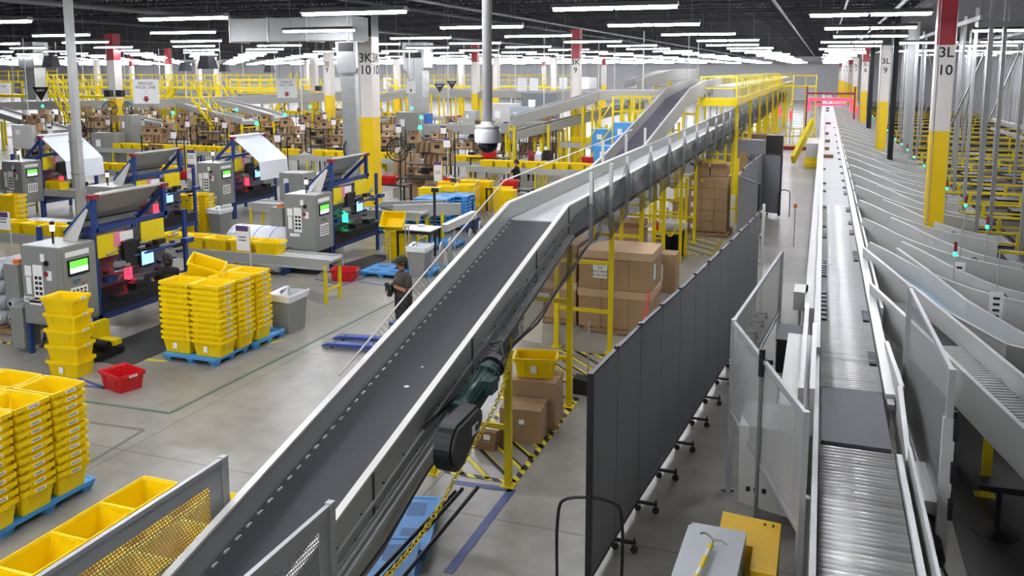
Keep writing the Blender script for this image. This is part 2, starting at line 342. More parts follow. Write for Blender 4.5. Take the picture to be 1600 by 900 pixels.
rb.build('roller_bed', inc, M('slat_bed', 'BFC0BE', .4, .15, .3, 2.5, stretch=(.7, 9, 1)))
for s, x in ((-1, XLg), (1, XRg)):
    a, b_ = (x-.05, x+.0) if s < 0 else (x, x+.05); depth = .5 if s > 0 else .45
    m = MB().loft([[loc(a, y, ztop(y)-depth), loc(b_, y, ztop(y)-depth), loc(b_, y, ztop(y)), loc(a, y, ztop(y))] for y in ys+ysl[1:]])
    m.build('side_guard', inc, GP)
    MB().loft([[loc(a-.012, y, ztop(y)-.0), loc(b_+.012, y, ztop(y)-.0), loc(b_+.012, y, ztop(y)+.025), loc(a-.012, y, ztop(y)+.025)] for y in ys+ysl[1:]]).build('guard_cap', inc, M('cap_white', 'E6E4DA', .4, .1, .05))
m = MB()                                                      # joints, bolts, ledge and lower flange on the side facing the camera
for y in [4.2, 6.6, 9., 11.4, 13.05, 15.5, 18, 20.5, 23, 26, 29, 32]: m.bx(*[v for v in (XRg+.05-o0.x, XRg+.058-o0.x, y-o0.y, y-o0.y+.035, ztop(y)-.48, ztop(y))])
y = 2.5
while y < 12.6:
    z = ztop(y)-.41
    m.cyl(loc(XRg+.05, y, z), loc(XRg+.07, y, z), .014, 6); m.cyl(loc(XRg+.05, y+.1, z+.2), loc(XRg+.068, y+.1, z+.2), .01, 6); y += .42
m.build('bolts', inc, M('bolt_dark', '4B4A48', .5, .4, 0))
m = MB().loft([[loc(XRg+.05, y, ztop(y)-.5), loc(XRg+.16, y, ztop(y)-.5), loc(XRg+.16, y, ztop(y)-.45), loc(XRg+.05, y, ztop(y)-.45)] for y in ys])
m.loft([[loc(XRg+.1, y, ztop(y)-.68), loc(XRg+.14, y, ztop(y)-.68), loc(XRg+.14, y, ztop(y)-.5), loc(XRg+.1, y, ztop(y)-.5)] for y in ys[:3]+[10.4]])
m.loft([[loc(XRg+.05, y, ztop(y)-.3), loc(XRg+.075, y, ztop(y)-.3), loc(XRg+.075, y, ztop(y)-.27), loc(XRg+.05, y, ztop(y)-.27)] for y in ys]); m.build('side_channel', inc, GP); MB().tube([loc(XRg+.18, y, ztop(y)-.62-.03*math.sin(y*4)) for y in [3+.3*k for k in range(24)]], .014, 6).build('cable', inc, BLK); MB().tube([loc(XRg+.12, y, ztop(y)-.34) for y in (5.4, 8.4)], .016, 6).build('conduit', inc, STEEL)
m = MB().loft([[loc(XLg, y, ztop(y)-.62), loc(XRg, y, ztop(y)-.62), loc(XRg, y, ztop(y)-.55), loc(XLg, y, ztop(y)-.55)] for y in ys+ysl[1:]]); m.build('return_pan', inc, DK)
sm_ = MB().bx(0, .022, 0, .07, 0, .02).mesh('edge_stud'); sm_.materials.append(GPL); y = 2.5          # row of lacing studs on the belt edge
while y < 13: o = bpy.data.objects.new('edge_stud', sm_); C.objects.link(o); o.parent = inc; kid(inc, o); o.location = (XLg+.03-o0.x, y-o0.y, ztop(y)-.272); y += .16
m = MB()
for (px, py, r_) in ((614, 638, .035), (636, 605, .016)):
    p = aX(px, py, -4.3); m.lathe([(0, 0), (r_, 0), (r_*.7, .004), (0, .005)], loc(-4.25, {614: 8.35, 636: 8.75}[px], ztop({614: 8.35, 636: 8.75}[px])-.268), 9)
m.build('belt_label', inc, PAPER)
yl = 10.06; k = 0                                             # yellow support frames down the floor
while yl < 100:
    m = MB(); zt = ztop(yl)-.55
    for x in (XLg-.02, XRg+.12): m.bx(x-.045-o0.x, x+.045-o0.x, yl-o0.y-.035, yl-o0.y+.035, 0, zt); m.bx(x-.09-o0.x, x+.09-o0.x, yl-o0.y-.09, yl-o0.y+.09, 0, .012)
    for zf in (.8, 1.75, zt-.05): m.bx(XLg-o0.x, XRg+.1-o0.x, yl-o0.y-.02, yl-o0.y+.02, zf-.035, zf+.035)
    m.build('support_frame', inc, PY); yl += 2.87 if yl < 36 else 5; k += 1
PW = M('post_white', 'D5D6D4', .4, .2, .03)
y = 14.3
for i in range(24):                                           # white posts that carry the black netting
    MB().bx(XRg+.07-o0.x, XRg+.13-o0.x, y-o0.y-.045, y-o0.y+.045, ztop(y)-.85, ztop(y)+.42).build('net_post', inc, PW)
    if i > 2: MB().bx(XLg-.13-o0.x, XLg-.07-o0.x, y-o0.y-.03, y-o0.y+.03, ztop(y)-.2, ztop(y)+.5).build('net_post', inc, PW)
    y += 1.45 if i < 2 else 2.55
NET = netmat('net_black', '161618', 1, .3)
def net(name, parent, rows, cell=.05, mat=None):
    """rows: list of polylines (same length) -> cloth with UVs in cells"""
    nr_, nc = len(rows), len(rows[0]); me = bpy.data.meshes.new(name); vs = [tuple(v) for r in rows for v in r]
    fs = [(i*nc+j, i*nc+j+1, (i+1)*nc+j+1, (i+1)*nc+j) for i in range(nr_-1) for j in range(nc-1)]
    me.from_pydata(vs, [], fs); uvl = me.uv_layers.new(name='UVMap'); acc = [0]
    for j in range(1, nc): acc.append(acc[-1]+(Vector(rows[0][j])-Vector(rows[0][j-1])).length)
    ac2 = [0]
    for i in range(1, nr_): ac2.append(ac2[-1]+max((Vector(rows[i][nc//2])-Vector(rows[i-1][nc//2])).length, .01))
    for l in me.loops: i, j = divmod(l.vertex_index, nc); uvl.data[l.index].uv = ((acc[j]+ac2[i])/cell, (acc[j]-ac2[i])/cell)
    me.materials.append(mat or NET); o = bpy.data.objects.new(name, me); C.objects.link(o)
    if parent: o.parent = parent; kid(parent, o)
    return o
rows = [[], [], [], [], []]                                   # net slung along the outside of the incline, deepening uphill
yy = 7.6; hem = []
while yy <= 14.4:
    f = min(1, (yy-7.6)/3.2); zt = ztop(yy)
    for i, q in enumerate((.02, .25, .5, .75, 1.)):
        rows[i].append(loc(XRg+.13+.17*math.sin(q*PI*.8)*f+.03*math.sin(yy*3), yy, zt-.1-(.1+.6*f)*q-.05*f*math.sin(yy*2.1+1)*q))
    hem.append(rows[4][-1])
    yy += .25
net('netting', inc, rows, .038); MB().tube(hem, .016, 6).build('net_hem', inc, BLK); MB().tube([(v[0]-.02, v[1], v[2]+.02) for v in hem[::3]], .01, 5).build('net_cord', inc, DK)
rows = [[] for _ in range(6)]
yy = 14.3
while yy <= 92:
    ph = abs(math.sin((yy-14.3)/2.55*PI)); zt = ztop(yy)
    for i, q in enumerate((0, .2, .4, .6, .8, 1.)):
        rows[i].append(loc(XRg+.14+.12*math.sin(q*PI)+.02*math.sin(yy*5), yy, zt+.36*(1-q)*(1-ph*.85)-.28*ph*(1-q)-(.8+.12*ph+.07*math.sin(yy*1.7))*q))
    yy += .32
net('netting', inc, rows, .03, netmat('net_fine', '232326', 1, .36))
rows = [[] for _ in range(3)]
yy = 8.6
while yy <= 13.2:                                            # net on the far side toward the packing floor
    for i, q in enumerate((0, .5, 1.)): rows[i].append(loc(XLg-.3-.1*q, yy+.4, ztop(yy)+.04+.055*(yy-8.6)+.05*math.sin(yy*2)-.9*q))
    yy += .5
net('netting', inc, rows, .09, netmat('net_pale', '6F6F6B', 1, .09))
MB().tube([loc(XLg-.3, 8.2, ztop(8)-.1), loc(XLg-.3, 10.4, ztop(10)+.1), loc(XLg-.3, 13.6, ztop(13.2)+.3), loc(XLg-.3, 24, 3.75)], .012, 6).build('net_rope', inc, GPL)
# green drive motor, black belt guard and gear box hanging on the side
mt = thing('drive_motor', 'dark green gear motor under the side of the belt conveyor', 'motor', aX(748, 606, -3.42)); mdir = Vector((.05, 1, .30)).normalized()
gm = M('motor_green', '1E3B36', .4, .2, .08); m = MB()
m.cyl(-mdir*.42, mdir*.22, .125, 20); m.cyl(mdir*.22, mdir*.25, .15, 20); m.cyl(-mdir*.46, -mdir*.42, .15, 20); m.cyl(mdir*.25, mdir*.4, .135, 20, .115)
for i in range(10):
    a = 2*PI*i/10; off = Vector((math.cos(a), 0, math.sin(a)))*.128; m.beam(off-mdir*.4, off+mdir*.2, .012, .03)
m.build('motor_body', mt, gm, True); MB().cyl(mdir*.4, mdir*.5, .14, 20, .12).build('fan_cover', mt, BLK)
MB().bx(.08, .2, -.12, .08, -.02, .13).build('terminal_box', mt, gm)
MB().tube([(.15, .05, .12), (.2, .25, .3), (.1, .4, .42), (-.05, .45, .36)], .012, 6).build('cable', mt, BLK)
MB().cyl(-mdir*.75, -mdir*.46, .11, 16).build('gearbox', mt, BLK)
cg = thing('chain_guard', 'black plastic teardrop drive guard below the green motor', 'machine guard', aX(703, 695, -3.35))
def tear(r0, r1, L_, n=14):
    pts = []
    for i in range(n+1): a = PI/2+PI*i/n; pts.append((r0*math.cos(a), r0*math.sin(a)))
    for i in range(n+1): a = -PI/2+PI*i/n; pts.append((L_+r1*math.cos(a), r1*math.sin(a)))
    c_, s_ = math.cos(math.radians(14)), math.sin(math.radians(14)); return [(u*c_-v*s_, u*s_+v*c_) for u, v in pts]
MB().prism(tear(.25, .14, .46), 'x', -.07, .1).build('guard_shell', cg, BLK); MB().prism(tear(.21, .105, .46), 'x', .1, .13).build('cover_plate', cg, M('cover_dark', '35332F', .5, .1, .1))
MB().bx(.131, .135, .26, .42, .0, .1).build('sticker', cg, PAPER); MB().bx(.136, .138, .34, .41, .015, .085).build('sticker_print', cg, INK)
# hopper plates and cables under the lower end
hp = thing('hopper_plate', 'bent grey steel plate hanging below the lower end of the belt conveyor', 'machine guard', (-3.7, 6.4, 0))
MB().slab([(0, -.3, 1.0), (0, .6, 1.22), (0, .75, 1.1), (.0, .3, .93), (.0, -.3, .85)], (1, 0, 0), .02).build('plate', hp, STEEL)
MB().cyl((.02, -.5, .92), (.14, -.5, .92), .09, 14).build('roller_bearing', hp, DK)
# ================================================================ sorter with its roller bed on the right
ZB = 1.6; SX0, SX1 = .12, .83
so = thing('roller_conveyor', 'long straight grey roller conveyor running from the lower right foreground to the red glow', 'conveyor', (.47, 2, 0)); o0 = Vector((.47, 2, 0))
rollm = bpy.data.meshes
m = MB(); y = 3.4; R2 = random.Random(3); RM = [ROLL, M('roller_worn', 'D3D2CE', .35, .15, .2, 6, stretch=(.6, 3, 1)), M('roller_bright', 'F2F1EC', .25, .15, .1, 6, stretch=(.6, 3, 1))]
n = 0
while y < 26:
    if not 9.05 < y < 10.75:
        mm = MB(); mm.cyl(loc(SX0+.005, y, ZB-.03), loc(SX1-.005, y, ZB-.03), .0335, 8)
        if n < 96: mm.build('roller', so, R2.choice(RM), True); n += 1
        else:
            for v in mm.f: m.f.append(tuple(i+len(m.v) for i in v)); m.m.append(0)
            m.v += mm.v
    y += .0735
ro = m.build('roller', so, RM[0], True); ro['kind'] = 'stuff'
lb = M('slat_bed_white', 'A8A8A5', .5, .0, .35, 2., stretch=(.4, 7, 1))
MB().bx(SX0-.47, SX1-.47, 24, 150, ZB-.06, ZB-.004).build('far_roller_bed', so, lb)
MB().bx(SX0-.47, SX1-.47, .5, 24.2, ZB-.2, ZB-.07).build('under_pan', so, M('pan_grey', '55565A', .5, .2, .1))
MB().bx(SX0-.45, SX1-.49, 9.08-2, 10.7-2, ZB-.05, ZB+.012).build('belt_section', so, BELT2)
m = MB().bx(SX0-.06-.47, SX0-.01-.47, 0, 9.8, ZB-.25, ZB+.06); m.bx(SX0-.1-.47, SX0-.01-.47, 9.8, 148, ZB-.15, ZB+.16); m.bx(SX0-.26-.47, SX0-.1-.47, 12.3, 148, ZB-.2, ZB+.02)
m.build('left_rail', so, M('rail_pale', 'C6C6C2', .45, .1, .05))
m = MB().bx(SX1+.01-.47, SX1+.06-.47, 0, 6.9, ZB-.25, ZB+.05); m.bx(SX1+.11-.47, SX1+.14-.47, 0, 6.9, ZB-.3, ZB+.14); m.bx(SX1+.01-.47, SX1+.14-.47, 8.6, 148, ZB-.15, ZB+.05); m.bx(SX1+.17-.47, SX1+.21-.47, 12.4, 148, ZB-.2, ZB+.1)
m.build('right_rail', so, GPL)
m = MB().prism([(6.9, ZB-.3), (8.2, ZB-.3), (8.2, ZB+.3), (6.9, ZB+.0)], 'x', SX1+.1-.47, SX1+.15-.47); m.prism([(8.2, ZB-.3), (10.6, ZB-.3), (10.6, ZB+.1), (8.2, ZB+.3)], 'x', SX1+.12-.47, SX1+.17-.47); m.build('diverter_guard', so, GPL)
m = MB().prism([(7.9, ZB-.3), (10.4, ZB-.3), (10.4, ZB+.32), (7.9, ZB+.26)], 'x', SX0-.12-.47, SX0-.06-.47); m.bx(SX0-.45-.47, SX0-.12-.47, 8.1, 11, ZB-.1, ZB-.04); m.bx(SX0-.24-.47, SX0-.18-.47, 8.1, 12, ZB-.04, ZB+.18); m.build('left_shield', so, WP)
m = MB()
for yy in (8.45, 8.8, 9.2, 9.6): m.bx(SX1+.02-.47, SX1+.1-.47, yy-.1, yy+.15, ZB-.02, ZB+.015)
m.build('transfer_plate', so, STEEL)
yy = 5.
k = 0
while yy < 120:
    m = MB()
    for x in (SX0-.1, SX1+.1): m.bx(x-.04-.47, x+.04-.47, yy-.04-2, yy+.04-2, 0, ZB-.2); m.bx(x-.08-.47, x+.08-.47, yy-.08-2, yy+.08-2, 0, .015)
    m.bx(SX0-.1-.47, SX1+.1-.47, yy-.03-2, yy+.03-2, .4, .46); m.build('support_leg', so, GP); yy += 3.2 if yy < 40 else 8
shoe = MB()
for i in range(7): shoe.mat(DK).bx(-.045, .04, i*.075, i*.075+.05, 0, .03); shoe.mat(M('shoe_grey', '8D8D92', .4, .2, .1)).cyl((-.05, i*.075+.025, .034), (.02, i*.075+.025, .034), .011, 6)
sh0 = shoe.mesh('diverter_shoe')
def shoes(x, y, n=1., s=1):
    o = bpy.data.objects.new('diverter_shoe', sh0); C.objects.link(o); o.parent = so; kid(so, o); o.location = loc(x, y, ZB); o.scale = (1., n, 1.)
    return o
for px, py, n in ((1389, 575, 1.05), (1366, 505, 1.15), (1352, 410, 1.9), (1342, 368, 1.0), (1338, 352, .8), (1332, 332, 1.3), (1328, 305, 1.1), (1326, 295, .5), (1324, 284, .5), (1322, 272, .5), (1320, 262, .9), (1318, 250, .7), (1315, 240, .6), (1314, 232, .5), (1312, 222, .5), (1311, 212, .5), (1309, 200, .5)):
    p = az(px, py, ZB); shoes(SX1-.06, p.y, n)
for px, py, n in ((1277, 500, 3.6), (1274, 432, 3.), (1277, 372, 1), (1278, 355, .6), (1279, 325, .8), (1280, 300, .6), (1281, 288, .6), (1281, 265, .6)):
    p = az(px, py, ZB); shoes(SX0+.045, p.y, n)
cb = MB()                                                     # parcels riding on the far bed
parcel_spots = [(1294, 246, .42), (1292, 234, .2), (1293, 222, .25), (1292, 210, .2), (1294, 194, .35), (1293, 174, .3), (1293, 170, .3), (1294, 160, .2), (1292, 153, .25), (1292, 147, .25), (1293, 142, .3)]
for i, (px, py, w_) in enumerate([q_ for q_ in parcel_spots if az(q_[0], q_[1], ZB).y < 145]):
    p = az(px, py, ZB); b0 = thing('parcel', 'brown carton parcel riding on the roller conveyor, %s of the line from the camera' % ordn(i+1).replace('topmost', 'nearest'), 'parcel', (p.x, p.y, ZB), group='parcels on the roller conveyor')
    MB().bx(-w_/2, w_/2, -.2, .2, 0, .13).build('carton', b0, CARD3); MB().bx(-w_/2-.001, w_/2+.001, -.025, .025, .13, .132).build('tape_strip', b0, CARD2)
# red glowing gate at the far end
rg = thing('red_light_gate', 'glowing red portal frame over the far end of the roller conveyor', 'light', (.5, 70, 0))
m = MB().bx(-1.6, 1.6, -.05, .05, 3.1, 3.35); m.bx(-1.6, -1.4, -.05, .05, 2.3, 3.1); m.bx(1.4, 1.6, -.05, .05, 2.3, 3.1); m.build('red_tube', rg, REDL)
m = MB(); [m.bx(s*1.7-.06, s*1.7+.06, -.06, .06, 0, 4.2) for s in (-1, 1)]; m.bx(-1.7, 1.7, -.06, .06, 3.6, 3.75); m.build('gate_frame', rg, REDD)
MB().bx(-1.1, 1.1, -.1, 0, 2.75, 2.9).build('red_tube', rg, REDL)
for i, (x, y, s) in enumerate(((-2.2, 66, 1), (-3.2, 72, 1), (2.6, 76, 1))):
    t = thing('red_beacon_post', ['post with a red lamp left of the far glowing gate', 'farther post with a red lamp left of the far glowing gate', 'post with a red lamp right of the far glowing gate'][i], 'post', (x, y, 0)); MB().bx(-.07, .07, -.07, .07, 0, 2.9).build('post', t, GPL); MB().cyl((0, -.1, 1.9), (0, -.1, 2.5), .08, 10).build('lamp', t, REDL)
# ================================================================ chutes peeling off to the right
CH = M('chute_grey', 'CDCEC9', .4, .05, .06, 2); CHB = M('chute_bed', '777878', .35, .2, .15, 6, stretch=(3, 3, 1))
def chute_mesh(path, w, gh):
    P = [Vector(p) for p in path]; out = {}
    nr = []
    for i in range(len(P)):
        d = P[min(i+1, len(P)-1)]-P[max(i-1, 0)]; d.z = 0; d.normalize(); nr.append(Vector((-d.y, d.x, 0)))
    zz = Vector((0, 0, 1))
    S_ = lambda a, b_, z0, z1: [[P[i]+nr[i]*a+zz*z0, P[i]+nr[i]*b_+zz*z0, P[i]+nr[i]*b_+zz*z1, P[i]+nr[i]*a+zz*z1] for i in range(len(P))]
    bed = MB().loft(S_(-w/2, w/2, -.06, 0)); sg = []
    for s in (-1, 1):
        a, b_ = sorted((s*w/2, s*(w/2+.03))); r = S_(a, b_, -.2, gh)
        r[0] = r[0][:2] + [v-zz*(gh*.75) for v in r[0][2:]]; g = MB().loft(r); g.loft(S_(a-.012, b_+.012, gh, gh+.022)[1:]); g.loft([[v for v in q] for q in S_(a-.02, b_+.02, -.2, -.16)]); sg.append(g)
    return bed, sg
def catmull(pts, n=5):
    out = []; pts = [Vector(p) for p in pts]; q = [pts[0]*2-pts[1]]+pts+[pts[-1]*2-pts[-2]]
    for i in range(1, len(q)-2):
        for k in range(n):
            t = k/n; a, b_, c, d = q[i-1:i+3]; out.append(.5*((2*b_)+(c-a)*t+(2*a-5*b_+4*c-d)*t*t+(3*b_-a-3*c+d)*t**3))
    out.append(pts[-1]); return out
cpath = catmull([(0, 0, 1.52), (.42, -.85, 1.46), (.95, -1.75, 1.33), (1.75, -2.35, 1.16), (2.8, -2.5, 1.0)])
bed_m, sg_m = chute_mesh(cpath, .66, .36)
chute0 = thing('chute', 'x', 'chute', (1.3, 20, 0), group='curved chutes down the right side of the roller conveyor')
bed_m.build('chute_bed', chute0, CHB)
for g in sg_m: g.build('side_guard', chute0, CH)
for off in (-.34, .34): MB().tube([(p.x, p.y+off*.8, p.z-.12) for p in cpath[2:]], .02, 5).build('seam_strip', chute0, BLK)
MB().loft([[(p.x, p.y-.36, p.z-.5), (p.x, p.y+.36, p.z-.5), (p.x, p.y+.36, p.z-.2), (p.x, p.y-.36, p.z-.2)] for p in cpath[3:]]).build('under_frame', chute0, M('under_grey', '6A6B6A', .5, .2, .15))
MB().loft([[(p.x, p.y-.37, p.z-.22), (p.x, p.y-.35, p.z-.22), (p.x, p.y-.35, p.z-.17), (p.x, p.y-.37, p.z-.17)] for p in cpath[3:]]).build('bolt_strip', chute0, BLK)
for x in (1.3, 2.2): MB().bx(x, x+.25, -2.75, -2.65, .55, .75).build('yellow_bracket', chute0, PY)
m = MB()
for (x, y, z) in ((1.6, -2.25, 1.0), (2.6, -2.45, .85)):
    for s in (-.33, .33): m.bx(x-.035, x+.035, y+s-.035, y+s+.035, 0, z)
    m.bx(x-.03, x+.03, y-.33, y+.33, z-.12, z-.05)
m.build('support_leg', chute0, PY)
MB().tube([(1.6, -2.5, 1.42), (1.9, -2.3, 1.48), (2.05, -2.0, 1.3), (2.3, -2.1, 1.1)], .012, 5).build('cable', chute0, BLK)
for i in range(34):
    y = 19.3+3.15*i; lb = 'curved grey steel chute off the roller conveyor, %s of its row from the camera' % ordn(i+1).replace('topmost', 'nearest')
    if i == 0: o = chute0; o.location = (1.27, y, 0); o['label'] = lb
    else: o = dup(chute0, (1.27, y, 0), 0, lb)
c1 = conveyor('exit_chute', 'straight grey roller chute nearest the camera, leaving the conveyor toward the right edge', [(1.22, 15.6, 1.5), (1.75, 13.4, 1.42), (3.0, 8.2, 1.2), (3.9, 4.6, 1.05)], .62, .3, bed=DK, side=CH)
m = MB(); R3 = random.Random(5)                               # its rollers
A = Vector((1.75, 13.4, 1.43)); B_ = Vector((3.0, 8.2, 1.21)); dd = (B_-A).normalized(); nn = Vector((-dd.y, dd.x, 0)).normalized(); base = Vector((1.22, 15.6, 1.5))
for i in range(95):
    c_ = A+(B_-A)*(i/62)-base; r_ = MB().cyl(c_-nn*.3+Vector((0, 0, .012)), c_+nn*.3+Vector((0, 0, .012)), .03, 8); r_.build('roller', c1, ROLL, True)
m = MB()
for i in range(60): c_ = A+(B_-A)*(i/60)-base; m.bx(c_.x-nn.x*.31-.012, c_.x-nn.x*.31+.012, c_.y-nn.y*.31-.03, c_.y-nn.y*.31+.01, c_.z+.02, c_.z+.05)
m.build('edge_studs', c1, STEEL)
c2 = conveyor('exit_chute', 'second straight grey chute with bluish skid bed behind the nearest exit chute', [(1.22, 18.6, 1.5), (1.6, 17.2, 1.42), (2.1, 15.6, 1.25), (2.9, 14.3, 1.05), (4.8, 13.7, .9)], .62, .34, legs=[(3.2, 14.2, .9)], bed=M('skid_blue', 'A9C0D2', .35, .3, .08), side=CH)
# yellow foot near the right edge and stool below
# ================================================================ pierced guard panels
PF = perf('pierced_sheet', 'B9BAB8', 38, .33, (1, 2)); PFX = perf('pierced_sheet_fine', 'C2C2BE', 45, .3, (0, 2))
def guard_panel(name, label, p, q, z0, z1, freq_mat, post=(0, 1), zf=0., rim=.07, dz=0., legz=(0., 0.), th=.04, solid=None):
    """p,q floor points; local X runs from p to q"""
    p = Vector((*p, 0)); q = Vector((*q, 0)); d = q-p; L_ = d.length; t = thing(name, label, 'machine guard', p, math.atan2(d.y, d.x))
    fr = M('guard_frame', 'B9BBBA', .4, .3, .05); m = MB()
    m.beam((0, 0, z1), (L_, 0, z1+dz), th, .04); m.beam((0, 0, z0), (L_, 0, z0+dz), th, .04)
    for i in post: x = (0, L_)[i]; m.bx(x-.03, x+.03, -.03, .03, legz[i], z1+dz*i+.03); m.bx(x-.07, x+.07, -.07, .07, legz[i], legz[i]+.012)
    m.build('frame', t, fr)
    b_ = MB()                                                # plain border of the sheet
    h = z1-z0; rh = rim/h
    for (u0, u1, w0, w1) in ((0, L_, 0, rh), (0, L_, 1-rh, 1), (0, rim*1.3, rh, 1-rh), (L_-rim*1.3, L_, rh, 1-rh)):
        za = lambda u, w: z0+dz*u/L_+h*w
        b_.slab([(u0, .008, za(u0, w0)), (u1, .008, za(u1, w0)), (u1, .008, za(u1, w1)), (u0, .008, za(u0, w1))], (0, -1, 0), .004)
    b_.build('sheet_border', t, fr)
    MB().quad((rim, 0, z0+rim+dz*rim/L_), (L_-rim, 0, z0+rim+dz), (L_-rim, 0, z1-rim+dz), (rim, 0, z1-rim)).build('pierced_sheet', t, freq_mat)
    return t
PN = perf('pierced_near', '9D9FA1', 30, .37, (0, 2), sx=1.15); PB = perf('pierced_big', 'A4A6A8', 34, .36, (0, 2), sx=.9)
guard_panel('guard_panel', 'pierced grey guard panel at the lower left, yellow totes showing through its holes', (-4.87, 5.98), (-4.87, 2.), .85, 1.98, PB, post=(0,), rim=.16)
guard_panel('guard_panel', 'pierced grey guard panel at the bottom centre in front of the black belt', (-3.56, 5.62), (-3.56, 1.8), .9, 1.96, PN, post=(0,), rim=.14)
guard_panel('guard_panel', 'pierced cream guard panel left of the roller conveyor, its near half with long tubes leaning', (-.93, 10.84), (-.02, 8.05), 1.1, 2.27, PFX, rim=.1)
guard_panel('guard_panel', 'pierced guard panel reaching from the tall corner post back to the aisle', (-.93, 10.9), (-.56, 15.4), 1.2, 2.27, PFX, rim=.08, legz=(0, 0))
gp = guard_panel('guard_panel', 'tall pierced guard panel between the roller conveyor and the nearest chute', (1.12, 11.5), (1.2, 8.35), 1.15, 2.72, perf('pierced_fine', 'A9AAA9', 60, .34, (0, 2)), rim=.05, dz=.0, legz=(0, 0))
m = MB(); L_ = Vector((.08, -3.15)).length
m.bx(L_-.02, L_+.05, -.05, .05, 0, 2.3); m.build('end_channel', gp, GPL)
for z in (2.25, 1.85, 1.5): mm = MB(); mm.prism([(L_-.06, z-.02), (L_+.06, z-.05), (L_+.07, z-.14), (L_+.1, z-.14), (L_+.1, z+.03), (L_+.02, z+.06), (L_+.0, z+.1), (L_-.03, z+.1), (L_-.04, z+.03)], 'y', .03, .07); mm.build('black_hook', gp, BLK)
pl = thing('pole', 'long thin grey pole hooked to the pierced guard panel left of the roller conveyor', 'pole', (-.5, 9.4, 0)); MB().cyl((0, 0, .05), (0, .04, 2.3), .022, 10).build('tube', pl, STEEL); mm = MB().cyl((0, .03, 2.1), (0, .045, 2.4), .034, 10); mm.bx(0, .12, -.0, .05, 2.25, 2.3); mm.build('black_grip', pl, BLK)
# cabinets below / behind the pierced panel
ec = thing('control_box', 'cream drive enclosure with vents under the pierced panel', 'enclosure', (-.45, 10.3, 0)); MB().prism([(-.28, .35), (.3, .25), (.3, 1.3), (-.3, 1.3)], 'y', -.35, .45).build('body', ec, GPL)
m = MB(); [m.bx(-.2+i*.09, -.15+i*.09, -.354, -.35, .5, .56) for i in range(3)]; m.build('vents', ec, DK)
jb = thing('junction_box', 'black topped machine box beside the roller conveyor behind the cream shield', 'enclosure', (-.3, 13.2, 0)); MB().bx(-.18, .14, -.45, .35, .9, 1.5).build('body', jb, BLK); MB().bx(-.19, .15, -.46, .36, 1.5, 1.53).build('lid', jb, DK); MB().bx(-.15, .1, -.46, -.45, .95, 1.02).build('label_plate', jb, GPL)
m = MB(); [m.bx(x-.03, x+.03, -.4, -.34, 0, .9) for x in (-.12, .1)]; m.build('leg', jb, BLK)
jb2 = thing('junction_box', 'small white electrical box beside the roller conveyor rail', 'enclosure', (-.2, 15.6, 0)); MB().bx(-.13, .1, -.3, .3, 1.3, 1.62).build('body', jb2, GPL); MB().bx(-.04, .0, -.03, .03, 0, 1.3).build('leg', jb2, GP)
mc = thing('drive_unit', 'dark motor and cables hanging below the roller conveyor right side', 'motor', (1.12, 8.6, 0)); MB().cyl((-.02, -.5, 1.05), (-.02, .0, 1.12), .12, 14).build('motor_body', mc, BLK); MB().bx(-.12, .1, .0, .9, .8, 1.35).build('housing', mc, GPL)
MB().tube([(.0, -.4, 1.1), (.12, -.5, .9), (.08, -.3, .6), (0, -.1, .3)], .015, 6).build('cable', mc, BLK)
cp = thing('counterweight_stool', 'black saddle stool under the nearest exit chute', 'stool', (2.15, 10.9, 0)); MB().lathe([(.03, .05), (.03, .55), (.02, .56)], n=10).build('column', cp, BLK); MB().prism([(-.25, .56), (.25, .56), (.22, .64), (-.25, .62)], 'y', -.14, .14).build('seat', cp, BLK); MB().lathe([(.26, 0), (.26, .02), (.04, .06)], n=16).build('base', cp, BLK)
ys_ = thing('support_stand', 'yellow steel foot stand carrying the nearest exit chute at the right edge', 'support', az(1538, 775)); m = MB().bx(-.05, .05, -.05, .05, 0, 1.15); m.bx(-.12, .12, -.08, .08, 0, .02); m.bx(0, .7, -.03, .03, .78, .84); m.build('post', ys_, PY); MB().bx(-.09, .09, -.06, .06, 1.02, 1.2).build('bracket', ys_, PY)
# signal poles with green lamps by the chutes
sp = thing('signal_pole', 'x', 'signal light', (0, 0, 0), group='green signal poles along the chutes'); MB().cyl((0, 0, 0), (0, 0, 2.1), .011, 6).build('pole', sp, GP)
MB().lathe([(0, 2.1), (.03, 2.1), (.035, 2.16), (0, 2.18)], n=10).build('green_lamp', sp, GREENL); MB().cyl((0, 0, 2.18), (0, 0, 2.36), .028, 10).build('dark_stack', sp, REDD)
for i in range(18):
    y = 17.1+3.15*i; x = 3.15; lb = 'thin signal pole with a lit green lamp beside a chute, %s from the camera' % ordn(i+1).replace('topmost', 'nearest')
    if i == 0: o = sp; sp.location = (2.35, 17.0, 0); sp['label'] = lb
    else: o = dup(sp, (3.35+.02*(i % 3), y, 0), 0, lb); o.scale.z = 1
for i, (px, py) in enumerate(((1275+281, 480), (1498, 430))):
    p = az(px, py, 1.55); t = thing('tag_card', ['white card tag hung on a pole beside the nearest signal lamp', 'white card tag hung on the cable side of the third chute'][i], 'tag', (p.x, p.y, 1.3)); MB().bx(-.1, .1, -.01, .01, 0, .5).build('card', t, PAPER)
    m = MB(); [m.bx(-.05, .05, -.014, -.01, .08+k*.1, .12+k*.1) for k in range(4)]; m.build('print', t, DK); MB().cyl((0, .02, -1.28), (0, .02, 1.2), .01, 6).build('rod', t, GP)
